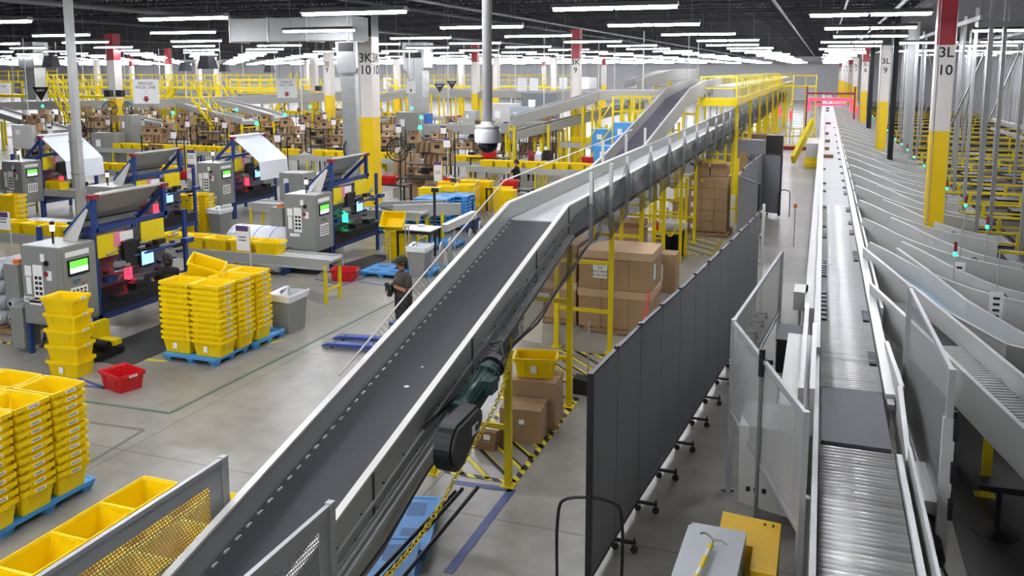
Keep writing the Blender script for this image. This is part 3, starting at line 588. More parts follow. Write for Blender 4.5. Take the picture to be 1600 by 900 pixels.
# white net posts, steel uprights and yellow rack beams right of the chutes
up_ = thing('steel_upright', 'x', 'rack post', group='grey steel uprights'); m = MB().bx(-.05, .05, -.02, .02, 0, 7.4); m.bx(-.05, -.03, -.02, .05, 0, 7.4); m.bx(.03, .05, -.02, .05, 0, 7.4); m.build('upright', up_, GALV); MB().bx(-.1, .1, -.08, .08, 0, .015).build('foot_plate', up_, GALV)
first_up = True; cnt = 0; RU = random.Random(11)
for r, yv in enumerate((25., 28, 32, 37, 43, 50, 60, 72)):
    for c, xv in enumerate((3.95, 4.75, 5.7, 6.9, 8.2, 9.6, 11.2, 13)):
        if xv > yv*.205+.3 or (xv < 4.5 and r % 2): continue
        x = xv+RU.uniform(-.25, .25); y = yv+RU.uniform(-.6, .6)
        lb = 'grey steel upright, row %d from the camera, %s across' % (r+1, ordn(c+1).replace('topmost', 'first'))
        if first_up: o = up_; first_up = False; o.location = (x, y, 0); o['label'] = lb
        else: o = dup(up_, (x, y, 0), 0, lb)
        cnt += 1
for i, (a, b_) in enumerate((((4.4, 30, 7.0), (4.4, 100, 7.0)), ((9, 38, 7.2), (9, 100, 7.2)), ((3.6, 25, 6.55), (14, 25.4, 6.75)), ((7.2, 44, 3.2), (8.2, 28, 3.05)), ((7.2, 44, 2.8), (8.2, 28, 2.65)))):
    a = Vector(a); b_ = Vector(b_); o = MB().beam((0, 0, 0), b_-a, .08, .14).build('steel_rail', None, GALV, loc=a); tag(o, ['long grey header rail above the first upright line', 'long grey header rail farther right under the roof', 'grey cross rail above the tall column on the right', 'upper pale handrail slanting behind the uprights', 'lower pale handrail slanting behind the uprights'][i], 'rail')
for i, (x, y, z, dx, dy, dz) in enumerate(((5., 33, 5.9, -.7, 3, -3.2), (5.2, 38, 3.2, .9, 3., 3.), (6.4, 40, 3.3, 1.2, .5, 3.4), (5, 50, 3.2, 1.2, 2, 3), (7.6, 44, 3., .7, 2.5, 3.), (4.6, 46, 6.2, .9, 1, -3.))):
    o = MB().beam((0, 0, 0), (dx, dy, dz), .05, .05).build('cross_brace', None, GALV, loc=(x, y, z)); tag(o, 'diagonal steel brace tying the grey uprights, %s from the front' % ordn(i+1).replace('topmost', 'first'), 'brace', 'steel braces')
yb0 = None; LANE = M('lane_brown', '3B322B', .75, 0, .3, 3, stretch=(4, .6, 1))
for i in range(24):
    y = 17.8+2.75*i if i < 14 else 17.8+2.75*13+5*(i-13); z = 1.05
    t = thing('yellow_rack', 'yellow double rail rack bay beyond the chutes, %s from the camera' % ordn(i+1).replace('topmost', 'nearest'), 'rack', (9.6, y, 0), group='yellow rack bays'); x0 = -6.15
    if yb0 is None:
        m = MB().bx(x0, 5.3, -.03, .03, 1.02, 1.08); m.bx(x0+.3, 5.3, -.025, .025, .74, .79); m.build('rail', t, PY)
        m = MB(); [MB().bx(x0+k*1.6, x0+k*1.6+.09, -.05, .05, 0, 1.0).build('post', t, PY) for k in range(7)]
        MB().bx(x0+.1, 5.3, .1, 2.6, .5, .56).build('lane_deck', t, LANE); [MB().bx(x0+.5+k*1.3, x0+.56+k*1.3, .2, 2.5, .56, .66).build('lane_divider', t, LANE) for k in range(8)]; m = MB()
        m.beam((x0, .0, 1.0), (x0-.0, -.9, .5), .07, .07); m.build('end_brace', t, PY); yb0 = t
        MB().bx(x0+1.1, x0+1.6, .2, 2.4, .58, .68).build('wire_deck', t, M('wire_grey', '5E5F5F', .5, .3, .1)); MB().bx(x0+2.6, x0+3.4, .5, 1.4, .58, .8).build('lane_tray', t, BLK); MB().bx(x0+4.4, x0+5.2, .9, 1.9, .58, .75).build('lane_tray', t, M('tray_navy', '27375E', .5))
    else:
        lbv = t['label']; C.objects.unlink(t); bpy.data.objects.remove(t); t = dup(yb0, (9.6, y, 0), 0, lbv, 'yellow rack bays')
# tall grey duct-like double upright and black post
for i, (px, w_, Yv, mt_) in enumerate(((1419, .5, 46, GALV), (1393, .22, 40, DK), (1357, .3, 63, DK))):
    p = aY(px, 200, Yv); o = thing('steel_mast', ['wide grey channel mast left of the tall column', 'black square mast right of the second column', 'thin black mast between distant columns'][i], 'post', (p.x, Yv, 0)); m = MB().bx(-w_/2, -w_/6, -.1, .1, 0, 7.7); m.bx(w_/6, w_/2, -.1, .1, 0, 7.7); m.bx(-w_/6, w_/6, 0, .05, 0, 7.7); m.build('channel', o, mt_); MB().bx(-w_*.7, w_*.7, -.2, .2, 0, .02).build('foot_plate', o, mt_)
# ================================================================ totes
def rrect(hx, hy, r, z, n=3, cx=0, cy=0):
    pts = []
    for k, (sx, sy) in enumerate(((1, 1), (-1, 1), (-1, -1), (1, -1))):
        for i in range(n+1):
            a = PI/2*k+PI/2*i/n; pts.append((cx+sx*(hx-r)+r*math.cos(a), cy+sy*(hy-r)+r*math.sin(a), z))
    return pts
def tote_mesh(L_=.68, W=.50, h=.31):
    m = MB(); a, b_ = L_/2, W/2
    m.loft([rrect(a-.07, b_-.05, .03, 0), rrect(a-.03, b_-.022, .03, h-.06), rrect(a-.03, b_-.022, .03, h-.055), rrect(a, b_, .03, h-.055), rrect(a, b_, .03, h), rrect(a-.018, b_-.018, .025, h),
            rrect(a-.035, b_-.03, .03, h-.03), rrect(a-.08, b_-.06, .03, .015)])
    for s in (-1, 1):
        for x in (-.18, .18): m.prism([(s*(b_-.045), .02), (s*(b_-.004), h-.05), (s*(b_-.03), h-.05), (s*(b_-.06), .02)][::s], 'x', x-.035, x+.035)
        m.prism([(s*(a-.065), .06), (s*(a-.006), h-.05), (s*(a-.03), h-.05), (s*(a-.08), .06)][::s], 'y', -.12, .12)
        m.bx(s*a-.012, s*a+.012, -.1, .1, h-.062, h-.018)
    return m
tm = tote_mesh(); YELLOW_ME = tm.mesh('tote'); YELLOW_ME.materials.append(YEL); RED_ME = tm.mesh('tote'); RED_ME.materials.append(RED)
LIME = None
lm_ = MB(); lm_.mat(PAPER).bx(.352, .3545, -.075, .075, .258, .297); lm_.mat(INK)
for k in range(6): lm_.bx(.3545, .3552, -.055+k*.019, -.045+k*.019, .268, .288)
STK = lm_.mesh('label_sticker')
lm2 = MB(); lm2.mat(PAPER).slab([(-.06, -.246, .09), (.03, -.246, .09), (.03, -.236, .2), (-.06, -.236, .2)][::-1], (0, -1, 0), .006)
STK2 = lm2.mesh('label_sticker')
def tote(loc_, rz, label, group, red=False, stick=True, big=False, scale=None, rot=None):
    o = bpy.data.objects.new('tote', RED_ME if red else YELLOW_ME); C.objects.link(o); o.location = loc_; o.rotation_euler.z = rz
    if rot: o.rotation_euler = rot
    tag(o, label, 'tote', group)
    if stick:
        c = bpy.data.objects.new('label_sticker', STK2 if big else STK); C.objects.link(c); c.parent = o; kid(o, c)
    return o
RT = random.Random(21)
def nests(where, grp, ox, oy, nx, ny, dx, dy, n, pitch, z0, rz=0., names=None, skip=None, zj=0., show=None):
    for i in range(nx):
        for jj in range(ny):
            N_ = n if not skip else skip(i, jj)
            for k in range(N_):
                if show and k < N_-show(i, jj): continue
                nm = ('front', 'middle', 'back')[min(2, round(2*jj/max(1, ny-1)))] if ny > 1 else ''
                if ny > 3: nm = 'row %d' % (jj+1)
                lr = ('left', 'right')[i] if nx == 2 else ('left', 'middle', 'right')[i] if nx == 3 else ''
                pos = ('%s %s' % (nm, lr)).strip()
                lb = 'yellow tote, %s in the %snest %s' % (ordn(N_-k), pos+' ' if pos else '', where)
                zz_ = z0 + k*pitch + (zj if k else 0)
                tote((ox+i*dx+RT.uniform(-.006, .006), oy+jj*dy+RT.uniform(-.008, .008), zz_), rz+RT.uniform(-.012, .012), lb, grp, big=(k == 0 and jj == 0), stick=True)
# blue plastic pallet (nestable, with feet)
def pallet_mb(L_=1.22, W=1.02):
    m = MB(); a, b_ = L_/2, W/2; m.loft([rrect(a, b_, .05, .1), rrect(a, b_, .05, .15), rrect(a-.04, b_-.04, .04, .15), rrect(a-.05, b_-.05, .04, .142)])
    for i in (-1, 0, 1):
        for k in (-1, 0, 1): m.loft([rrect(.06, .06, .02, 0, 2, i*(a-.1), k*(b_-.1)), rrect(.095, .095, .02, .12, 2, i*(a-.1), k*(b_-.1))])
    return m
PAL = pallet_mb().mesh('pallet'); PAL.materials.append(BLUE)
def pallet(x, y, label, rz=0., z=0., group=None, sc=(1, 1, 1)):
    o = bpy.data.objects.new('plastic_pallet', PAL); C.objects.link(o); o.location = (x, y, z); o.rotation_euler.z = rz; o.scale = sc
    m = MB()
    for i in (-1, 1):
        for k in (-1, 1):
            x0, y0 = i*.3, k*.25; m.loft([rrect(.16, .11, .03, .1425, 2, x0, y0), rrect(.16, .11, .03, .1435, 2, x0, y0)]); 
    s_ = m.build('recess_patch', o, M('recess_shade_blue', '2F6FA8', .5, 0, .1))  # flat pads on the deck; darker blue paints in the shade of recesses
    return tag(o, label, 'pallet', group)
# centre pallet stack (two columns by three rows) beside the machine
cx, cy = -10.86, 13.12
pallet(cx, cy-.1, 'light blue plastic pallet under the front tote stacks by the grey bin', rz=0); pallet(cx+.08, cy+.98, 'light blue plastic pallet under the back tote stacks by the grey bin', rz=0)
nests('of the load beside the grey bin', 'nested totes on the centre pallet', cx-.34, cy-.3, 2, 3, .69, .56, 11, .105, .15, show=lambda i, j: 11 if i == 1 or j == 0 else 3)
o = tote(az(318, 432, 1.4)+Vector((0, 0, .02)), .3, 'yellow tote lying loose and tipped on the back of the centre pallet load', None, rot=(.25, .35, .5))
# bottom-left pallet load
bx_, by_ = -8.98, 7.85
pallet(bx_-.35, by_-.35, 'light blue plastic pallet under the tote stacks at the left edge', rz=PI/2, sc=(1.15, 1.25, 1))
pallet(bx_-1.7, by_-.35, 'light blue plastic pallet at the very left edge under the outer tote stacks', rz=PI/2, sc=(1.15, 1.25, 1))
nests('of the pallet load at the left edge', 'nested totes on the left edge pallet', bx_-1.42, by_-1.08, 3, 3, .71, .53, 11, .104, .15, rz=0, show=lambda i, j: 11 if i == 2 or j == 0 and i == 1 else 3)
# single file row of totes along the bottom edge
pallet(-6.85, 6.75, 'light blue plastic pallet under the tote row behind the pierced panel', rz=PI/2); pallet(-6.85, 5.5, 'second light blue pallet under the tote row along the bottom edge', rz=PI/2)
for i in range(3):
    for jj in range(5 if i < 2 else 3):
        for k in range(2):
            if i and not k: continue
            lb = 'yellow open tote, %s in the %s row behind the left pierced panel, %s' % (ordn(jj+1).replace('topmost', 'farthest'), ('outer', 'middle', 'inner')[i], ('lower', 'upper')[k])
            tote((-6.95+i*.53, 7.12-jj*.645, .15+k*.3), PI/2+RT.uniform(-.01, .01), lb, 'totes behind the pierced panel', stick=False)
# five separate totes stacked on the floor
for k in range(5):
    tote((-12.48+RT.uniform(-.02, .02)+.0, 11.38, .285*k), .13+RT.uniform(-.05, .05), 'yellow tote in the free-standing floor stack by the machine, %s of five' % ordn(5-k), 'five totes stacked on the floor', big=(k == 0))
tote(az(192, 605), -.28, 'red open tote standing alone on the floor near the floor stack of yellow totes', None, red=True)
tote(az(539, 437), .2, 'red open tote on the floor in front of the packing machine with the black mat', None, red=True)
# ================================================================ packing machines
def packer(name, label, corner, screen=True, sheet=None, s=1., film='grey', details=True, lights='red'):
    """corner: front right bottom corner of the cabinet on the floor; machine runs +y behind it"""
    t = thing(name, label, 'packing machine', corner); W, D, Z0, Z1 = .95, .85, .62, 2.12
    c = MB().bx(-W, 0, 0, D, Z0, Z1); c.build('control_cabinet', t, CAB)
    MB().bx(-W+.02, -.02, .02, D-.02, Z1, Z1+.015).build('cabinet_top', t, GP)
    cabn = [o for o in KIDS[t.name] if o.name.startswith('control_cabinet')][0]
    m = MB().bx(.0, .012, .06, D-.03, Z0+.05, Z1-.06); m.bx(-W+.05, -.05, -.012, 0, Z0+.04, Z1-.04); m.build('cabinet_door', cabn, CAB)
    MB().bx(.012, .03, .16, .66, 1.55, 1.86).build('screen_bezel', cabn, DK); MB().bx(.03, .034, .2, .62, 1.7, 1.83).build('screen', cabn, SCRG); MB().bx(.03, .034, .2, .62, 1.6, 1.7).build('screen', cabn, SCRW)
    MB().bx(.012, .018, .12, .68, 1.92, 2.02).build('name_plate', cabn, PAPER); MB().bx(.012, .018, .2, .6, 1.0, 1.32).build('notice', cabn, PAPER)
    m = MB(); [m.bx(.018, .02, .24+.09*i, .29+.09*i, 1.04+.065*k, 1.08+.065*k) for i in range(4) for k in range(4)]; m.build('notice_print', cabn, INK)
    for i, mt_ in enumerate((M('button_green', '2FA37C'), M('button_blue', '3B6DBE'), ORG)): MB().cyl((.012, .3+.1*i, 1.45-(.07 if i == 2 else 0)), (.045, .3+.1*i, 1.45-(.07 if i == 2 else 0)), .025, 10).build('button', cabn, mt_)
    for (x0, x1, z0, z1) in ((-.86, -.7, 1.55, 1.75), (-.84, -.72, 1.2, 1.53), (-.66, -.42, 1.12, 1.78), (-.32, -.2, 1.5, 1.68), (-.45, -.35, 1.85, 2.0), (-.8, -.5, 1.0, 1.08)):
        MB().bx(x0, x1, -.018, -.013, z0, z1).build('paper_notice', cabn, PAPER)
    m = MB(); [m.bx(-.62+.1*i, -.55+.1*i, -.021, -.018, 1.2+.1*k, 1.26+.1*k) for i in range(2) for k in range(4)]; m.build('notice_print', cabn, INK)
    MB().cyl((-.3, -.05, 1.83), (-.3, -.013, 1.83), .05, 12).build('switch_handle', cabn, BLK); MB().cyl((-.33, -.02, 1.62), (-.33, -.013, 1.62), .055, 14).build('red_seal', cabn, REDD)
    for q_ in ((-.06, .0, D, D+2.6, .5, .62), (-.06, 0, D, D+.08, 0, 2.3), (-.06, 0, D+2.5, D+2.6, 0, 2.35), (-1.5, -1.42, D+.0, D+.08, 0, 2.3), (-1.5, -1.42, D+2.5, D+2.6, 0, 2.3), (-.95, -.88, .02, .1, 0, Z0), (-.08, 0, .02, .1, 0, Z0), (-.08, 0, .75, .83, 0, Z0)): MB().bx(*q_).build('base_frame' if q_[5] < 1 and q_[4] > 0 else 'frame_leg', t, NAVY)

    # two raised A-frames carrying the film bar
    for yy in (D+.05, D+1.95):
        m = MB(); zt = 2.95 if True else 0
        m.beam((-.03, yy, 2.25), (-.03, yy, zt), .09, .09); m.beam((-.03, yy, 2.86), (-.78, yy, 2.2), .08, .08); m.beam((-.03, yy, 2.3), (-.5, yy, 2.05), .07, .07); m.build('raised_arm', t, NAVY)
        MB().bx(-.11, .07, yy-.09, yy+.07, zt-.02, zt+.06).build('red_cap', t, REDD)
    m = MB().beam((-.03, D+.05, 2.3), (-.03, D+2.05, 2.36), .09, .09); m.beam((-.78, D+.05, 2.2), (-.78, D+1.95, 2.2), .08, .08); m.build('cross_beam', t, NAVY)
    MB().cyl((-.03, D+.1, 3.0), (-.03, D+1.95, 3.0), .035, 10).build('film_bar', t, GPL)
    fm = FILMW if film == 'white' else FILMG
    m = MB(); ws = [(-.0, 3.03), (-.3, 2.78), (-.5, 2.58), (-.75, 2.4), (-.95, 2.0)] if film == 'grey' else [(-.25, 3.05), (.25, 2.7), (.8, 2.28), (1.0, 2.1), (1.04, 1.45)]
    y0, y1 = D+.15, D+1.9
    m.loft([[(x, y0, z), (x, y1, z), (x, y1, z-.012), (x, y0, z-.012)] for x, z in ws]); m.build('film_sheet', t, fm)
    if film == 'grey': MB().slab([(-.1, D+.1, 2.9), (-.75, D+.1, 2.3), (-.55, D-.35, 2.0), (-.2, D-.3, 2.0)], (0, -1, 0), .01).build('film_web', t, fm); MB().cyl((-.75, D+.1, 2.4), (-.75, D+1.95, 2.4), .03, 8).build('lower_bar', t, DK)
    # front side : yellow doors, monitor, printer clutter
    MB().bx(.0, .03, D+.05, D+.55, 1.75, 2.2).build('yellow_door', t, PY); MB().bx(.0, .03, D+1.2, D+1.85, 1.85, 2.28).build('yellow_door', t, PY)
    MB().bx(.03, .04, D+.45, D+.75, 1.9, 2.2).build('pink_sheet', t, PINK); MB().bx(.04, .047, D+.6, D+.95, 2.0, 2.18).build('paper_notice', t, PAPER)
    MB().bx(.02, .12, D+.62, D+1.05, 1.45, 1.98).build('black_unit', t, BLK); MB().cyl((.02, D+.55, 1.62), (.3, D+1.9, 1.72), .035, 8).build('navy_tube', t, NAVY)
    MB().bx(.12, .16, D+1.0, D+1.4, 1.38, 1.75).build('monitor', t, BLK); MB().bx(.16, .165, D+1.03, D+1.36, 1.42, 1.7).build('monitor_screen', t, SCRB)
    m = MB(); RR = random.Random(4)
    for i in range(26): x = RR.uniform(-.3, .2); y = RR.uniform(D+.1, D+2.3); z = RR.uniform(1.0, 1.9); a = RR.uniform(.05, .16); MB().bx(x, x+a, y, y+a*1.6, z, z+a*.7).build('machine_part', t, (DK, BLK, CAB, NAVY)[i % 4])
    for i in range(18): x = RR.uniform(-.2, .22); y = RR.uniform(D+.1, D+2.4); z = RR.uniform(.9, 1.9); MB().cyl((x, y, z), (x+RR.uniform(-.1, .1), y+RR.uniform(.1, .5), z+RR.uniform(-.1, .1)), .018, 6).build('rod', t, STEEL)
    MB().bx(-.5, -.46, D+.1, D+2.4, .7, 2.1).build('back_panel', t, M('machine_inner', '6C6A78', .5, .1, .1)); MB().bx(-.04, .0, D+.1, D+2.45, .62, 1.0).build('lower_panel', t, M('panel_darkblue', '23253A', .4, .1, .1)); MB().bx(-1.4, -.05, D+.1, D+2.5, .55, .6).build('bed', t, DK)
    MB().bx(-.3, -.16, D+1., D+1.08, 1.1, 1.4).build('work_lamp', t, REDL if lights == 'red' else GREENL)
    MB().bx(-1.2, .35, D+.2, D+2.2, .96, 1.0).build('work_shelf', t, DK)
    for yy in (D+.7, D+1.5): MB().bx(.05, .3, yy, yy+.3, 1.0, 1.12).build('hand_scanner', t, BLK)
    MB().cyl((-.45, .3, Z1), (-.45, .3, Z1+.26), .02, 8).build('beacon_pole', t, BLK); MB().cyl((-.45, .3, Z1+.26), (-.45, .3, Z1+.38), .045, 12).build('beacon_lamp', t, M('beacon_cream', 'FFE7C8', .4, 0, 0, emit=1.5)); MB().cyl((-.45, .3, Z1+.38), (-.45, .3, Z1+.44), .045, 12).build('beacon_cap', t, BLK)
    # side power boxes
    sb = MB().bx(-1.36, -1.0, -.05, .35, 1.1, 1.75).build('power_box', t, CAB); MB().bx(-1.32, -1.0, -.02, .35, .1, .9).build('power_box', t, CAB); MB().cyl((-1.15, .1, 1.75), (-1.15, .1, 1.83), .09, 12).build('orange_cap', t, ORG)
    return t
k1 = az(172, 552, 0)
PM1 = packer('packing_machine', 'grey cabinet packing machine with navy arms nearest the camera at left, woman beside it', Vector((-13.22, 11.95, 0)), film='grey')
KM = [('packing_machine', 'grey cabinet packing machine with navy arms right of centre-left, black mat before it', Vector((-12.5, 19.45, 0)), 'grey', 'green'),
      ('packing_machine', 'packing machine behind the nearest one, cabinet covered in paper notices', Vector((-18.75, 18.9, 0)), 'grey', 'red'),
      ('packing_machine', 'far packing machine with broad white film sheet near the grey mast, left of the other', az(40, 345, 0), 'white', 'red'),
      ('packing_machine', 'far packing machine with broad white film sheet hanging left of the tall wide column', az(345, 348, 0), 'white', 'red')]
for nm, lb, co, fi, li in KM: packer(nm, lb, co, film=fi, lights=li)
text('OLD FILM ONLY', .075, INK, PM1, (-.62, -.022, 1.1), (PI/2, 0, 0)); MB().bx(-.93, -.3, -.018, -.013, 1.04, 1.15).build('paper_strip', PM1, PAPER)
# under-cabinet details of machine 3: black base with spray bottles
t = thing('supply_bin', 'black open shelf with yellow caddies under the second packing machine cabinet', 'shelf', (-13.4, 19.4, 0)); MB().bx(0, .9, .0, .7, .03, .6).build('body', t, BLK)
for i in range(2): MB().prism([(.12+i*.25, .15), (.28+i*.25, .15), (.3+i*.25, .42), (.1+i*.25, .42)], 'y', -.05, .0).build('yellow_caddy', t, PY); MB().bx(.13+i*.25, .27+i*.25, -.03, -.005, .42, .5).build('blue_bottle', t, BLUE)
t = thing('machine_dolly', 'yellow bracket and black roller dolly under the nearest packing machine', 'machine part', (-13.0, 11.9, 0)); m = MB().bx(0, .12, .4, .8, .1, .62); m.bx(-.1, .5, .5, .7, .2, .3); m.build('bracket', t, PY); MB().cyl((.0, .35, .28), (.5, .35, .24), .1, 14).build('roller', t, BLK); MB().bx(-.1, .5, .1, .75, .03, .12).build('sled', t, DK)
# ================================================================ tote conveyors beside the machines
def tline(label, x0, x1, y, z, spans, w=.62, grp=None, ty='row', far=False):
    L_ = x1-x0; t = thing('tote_conveyor', label, 'conveyor', (x0, y, 0)); MB().bx(0, L_, -w/2, w/2, z-.06, z).build('roller_bed', t, M('slat_bed_grey', 'B9BAB8', .4, .2, .3, 2.5, stretch=(9, .7, 1)))
    for s in (-1, 1): m = MB().bx(0, L_, s*w/2-.02, s*w/2+.02, z-.2, z+.04); m.bx(0, L_, s*w/2-.04, s*w/2+.04, z-.22, z-.19); m.build('side_rail', t, GP)
    n_ = max(2, int(L_/2.4))
    for i in range(n_+1):
        m = MB(); x = .1+(L_-.2)*i/n_
        for s in (-1, 1): m.bx(x-.03, x+.03, s*w/2-.03, s*w/2+.03, 0, z-.1)
        m.bx(x-.02, x+.02, -w/2, w/2, .3, .35); m.build('support_leg', t, PY)
    k = 0
    if far:
        q_ = MB()
        for a, b_ in spans:
            while a < b_-.3:
                for vs in (YELLOW_ME.vertices,): q_.add([(v.co.x+a+.34, v.co.y+y, v.co.z+z) for v in vs], [tuple(p.vertices) for p in YELLOW_ME.polygons])
                a += .71
        tag(q_.build('tote', None, YEL), 'yellow totes too far off to count, on '+ty, 'tote', kind='stuff'); return t
    for a, b_ in spans:
        x = a
        while x < b_-.3:
            k += 1; tote((x+.34, y+RT.uniform(-.03, .03), z), RT.uniform(-.06, .06), 'yellow tote riding %s, %s from its left end' % (ty, ordn(k).replace('topmost', 'first')), 'totes riding '+ty, stick=True); x += .71
    return t
tline('grey tote conveyor crossing behind the nearest packing machine', -22.5, -10.6, 17.3, 1.02, [(-21.6, -16.2), (-15.6, -12.4)], ty='the conveyor behind the nearest machine')
tline('grey tote conveyor crossing behind the papered machine', -31, -19.8, 24.3, 1.02, [(-30.5, -26), (-23.9, -20.9)], ty='the conveyor behind the papered machine')
tline('grey roller conveyor running right from behind the second packing machine', -17.5, -11.3, 23.6, 1.1, [(-14.9, -14.2)], ty='the roller conveyor by the second machine')
conveyor('exit_belt', 'white sided roller outfeed table beside the wide blue stacks', [(-12.6, 23.6, 1.15), (-11.2, 25.6, 1.0)], .8, .15, legs=[(-11.6, 25, .9)])
# totes standing around
def stack(x, y, n, where, z0=0, pitch=.105, rz=0., n0=0):
    for k in range(n): tote((x, y, z0+k*pitch), rz+RT.uniform(-.02, .02), 'yellow tote, %s in the nest %s' % (ordn(n-k), where), 'nest '+where, stick=True)
p = az(622, 402); stack(p.x, p.y, 7, 'standing in front of the white topped table', rz=0)
p = az(640, 360, .0); q = az(618, 345, 1.25); tote((q.x, q.y, 1.15), 0, 'yellow tote tilted toward the viewer on the stand behind the white topped table', None, rot=(.9, 0, .1))
for i, (px, py, n) in enumerate(((672, 353, 11), (700, 350, 11), (727, 346, 11), (757, 328, 9), (700, 335, 10), (735, 332, 10))):
    p = az(px, py); stack(p.x, p.y, n, ['left of the far pallet load', 'middle of the far pallet load', 'right of the far pallet load', 'behind right of the far pallet load', 'back left of the far pallet load', 'back right of the far pallet load'][i], z0=.0)
for i, (px, py, n) in enumerate(((792, 340, 8), (786, 335, 8))): p = az(px, py); stack(p.x, p.y, n, ['by the net post, front', 'by the net post, rear'][i])
for i, (px, py, n) in enumerate(((25, 372, 8), (18, 365, 6), (297, 362, 9), (318, 360, 9))): p = az(px, py); stack(p.x, p.y, n, ['stacked at the left edge behind the tote conveyor, front', 'stacked at the left edge behind the tote conveyor, rear', 'stacked between the conveyors, left', 'stacked between the conveyors, right'][i], z0=0, pitch=.16 if i < 2 else .12)
# blue crates on pallets (pallet stacks seen end on)
def bluestack(px, py, n, label, grp, w=1.15, d_=.95):
    p = az(px, py)
    for k in range(n):
        o = pallet(p.x, p.y, '%s, %s' % (label, ordn(n-k)), z=k*.115, group=grp, sc=(w/1.22, d_/1.02, 1))
for i, (px, py, n) in enumerate(((680, 362, 10), (712, 356, 10), (622, 362, 8))): bluestack(px, py, n, ['light blue pallet in the left stack beside the far totes', 'light blue pallet in the right stack beside the far totes', 'light blue pallet in the stack behind the outfeed'][i], 'stacked blue pallets')
for i, (px, py) in enumerate(((655, 425), (608, 428), (690, 385))): p = az(px, py); pallet(p.x, p.y, ['light blue pallet on the floor behind the second grey bin', 'light blue pallet on the floor behind the standing man', 'light blue pallet by the white angled rail'][i])
# grey bins with bags
def bin_(loc_, label, h=.78, w=.28, d_=.45, rz=0.):
    t = thing('waste_bin', label, 'bin', loc_, rz); MB().loft([rrect(w*.8, d_*.8/1.3, .03, 0), rrect(w, d_/1.3, .03, h), rrect(w-.015, d_/1.3-.015, .03, h), rrect(w*.8-.01, d_*.8/1.3-.01, .03, .02)]).build('bin_body', t, BIN)
    m = MB(); rg_ = []
    for z, e in ((h-.12, .012), (h+.0, .03), (h+.035, .02), (h+.0, -.02), (h-.25, -.05)):
        rg_.append([(x*(1+(e+.012*math.sin(i*2.3+z*9))/w), y*(1+(e+.012*math.cos(i*1.7))/d_), z+.012*math.sin(i*1.9)) for i, (x, y, _) in enumerate(rrect(w, d_/1.3, .04, z, 5))])
    m.loft(rg_, False, False); m.build('bag_liner', t, BAG, True); return t
bin_(az(452, 515), 'grey slim bin with white liner beside the centre pallet load', .8, .26, .46)
bin_(az(657, 430), 'grey slim bin with white liner left of the bent steel handles', .8, .26, .42, .1)
bin_(az(345, 362), 'grey slim bin with white liner below the far tote conveyor', .78, .26, .44)
# white topped work table
p = az(700-38, 400); t = thing('work_table', 'small table with white top and black frame by the far blue pallets', 'table', (az(655, 405).x, az(655, 405).y, 0)); MB().bx(-.55, .55, -.4, .4, .9, .93).build('table_top', t, WP)
for sx in (-1, 1):
    for sy in (-1, 1): MB().bx(sx*.5-.025, sx*.5+.025, sy*.35-.025, sy*.35+.025, 0, .9).build('leg', t, BLK)
MB().bx(-.5, .5, -.35, .35, .8, .9).build('apron', t, BLK); MB().bx(-.1, .1, .1, .25, .93, .98).build('paper_pad', t, PAPER)
t = thing('post_stand', 'black upright post with clamp at the right of the white topped table', 'post', az(680, 400)); MB().bx(-.03, .03, -.03, .03, 0, 2.0).build('post', t, BLK); MB().bx(-.08, .12, -.05, .05, 1.9, 2.02).build('clamp', t, BLK); MB().bx(-.05, .05, -.06, .06, 1.1, 1.2).build('clamp', t, BLK)
t = thing('rail_section', 'white box rail section lying angled right of the post', 'rail', az(695, 395)); MB().beam((0, 0, .75), (.35, 1.5, .95), .2, .22).build('rail', t, GPL); MB().bx(.1, .15, .4, .45, 0, .7).build('leg', t, GP)
t = thing('tote_stand', 'grey wire stand holding the tilted yellow tote', 'stand', (q.x, q.y+.1, 0)); m = MB(); [m.cyl((s*.3, .1*s2, 0), (s*.3, .1*s2, 1.1), .015, 6) for s in (-1, 1) for s2 in (-1, 1)]; m.bx(-.32, .32, -.1, .1, 1.08, 1.12); m.build('frame', t, GP)
o = MB().slab([az(500, 424), az(585, 398), az(612, 400), az(560, 432)], (0, 0, 1), .012).build('floor_mat', None, RUB); tag(o, 'dark grey anti-fatigue mat outlined in yellow before the second packing machine', 'mat')
o = MB().slab([(-13.15, 12.1, 0), (-11.8, 12.0, 0), (-11.8, 14.8, 0), (-13.15, 14.8, 0)], (0, 0, 1), .012).build('floor_mat', None, RUB); tag(o, 'dark mat in front of the nearest packing machine beside the pallet load', 'mat')
# bent steel handles (bollard hoops)
for i, (px, py) in enumerate(((690, 440), (703, 432), (735, 415), (750, 400))):
    p = az(px, py, .0); o = MB().tube(catmull([(-.0, -.22, 0), (0, -.22, .85), (0, -.12, 1.0), (0, .12, 1.0), (0, .22, .85), (0, .22, 0)], 4), .03, 8).build('hoop_rail', None, GALV, True, loc=p, rz=.3)
    tag(o, 'bent steel hoop rail beyond the incline conveyor, %s from the left' % ordn(i+1).replace('topmost', 'first'), 'hoop rail', 'steel hoop rails')
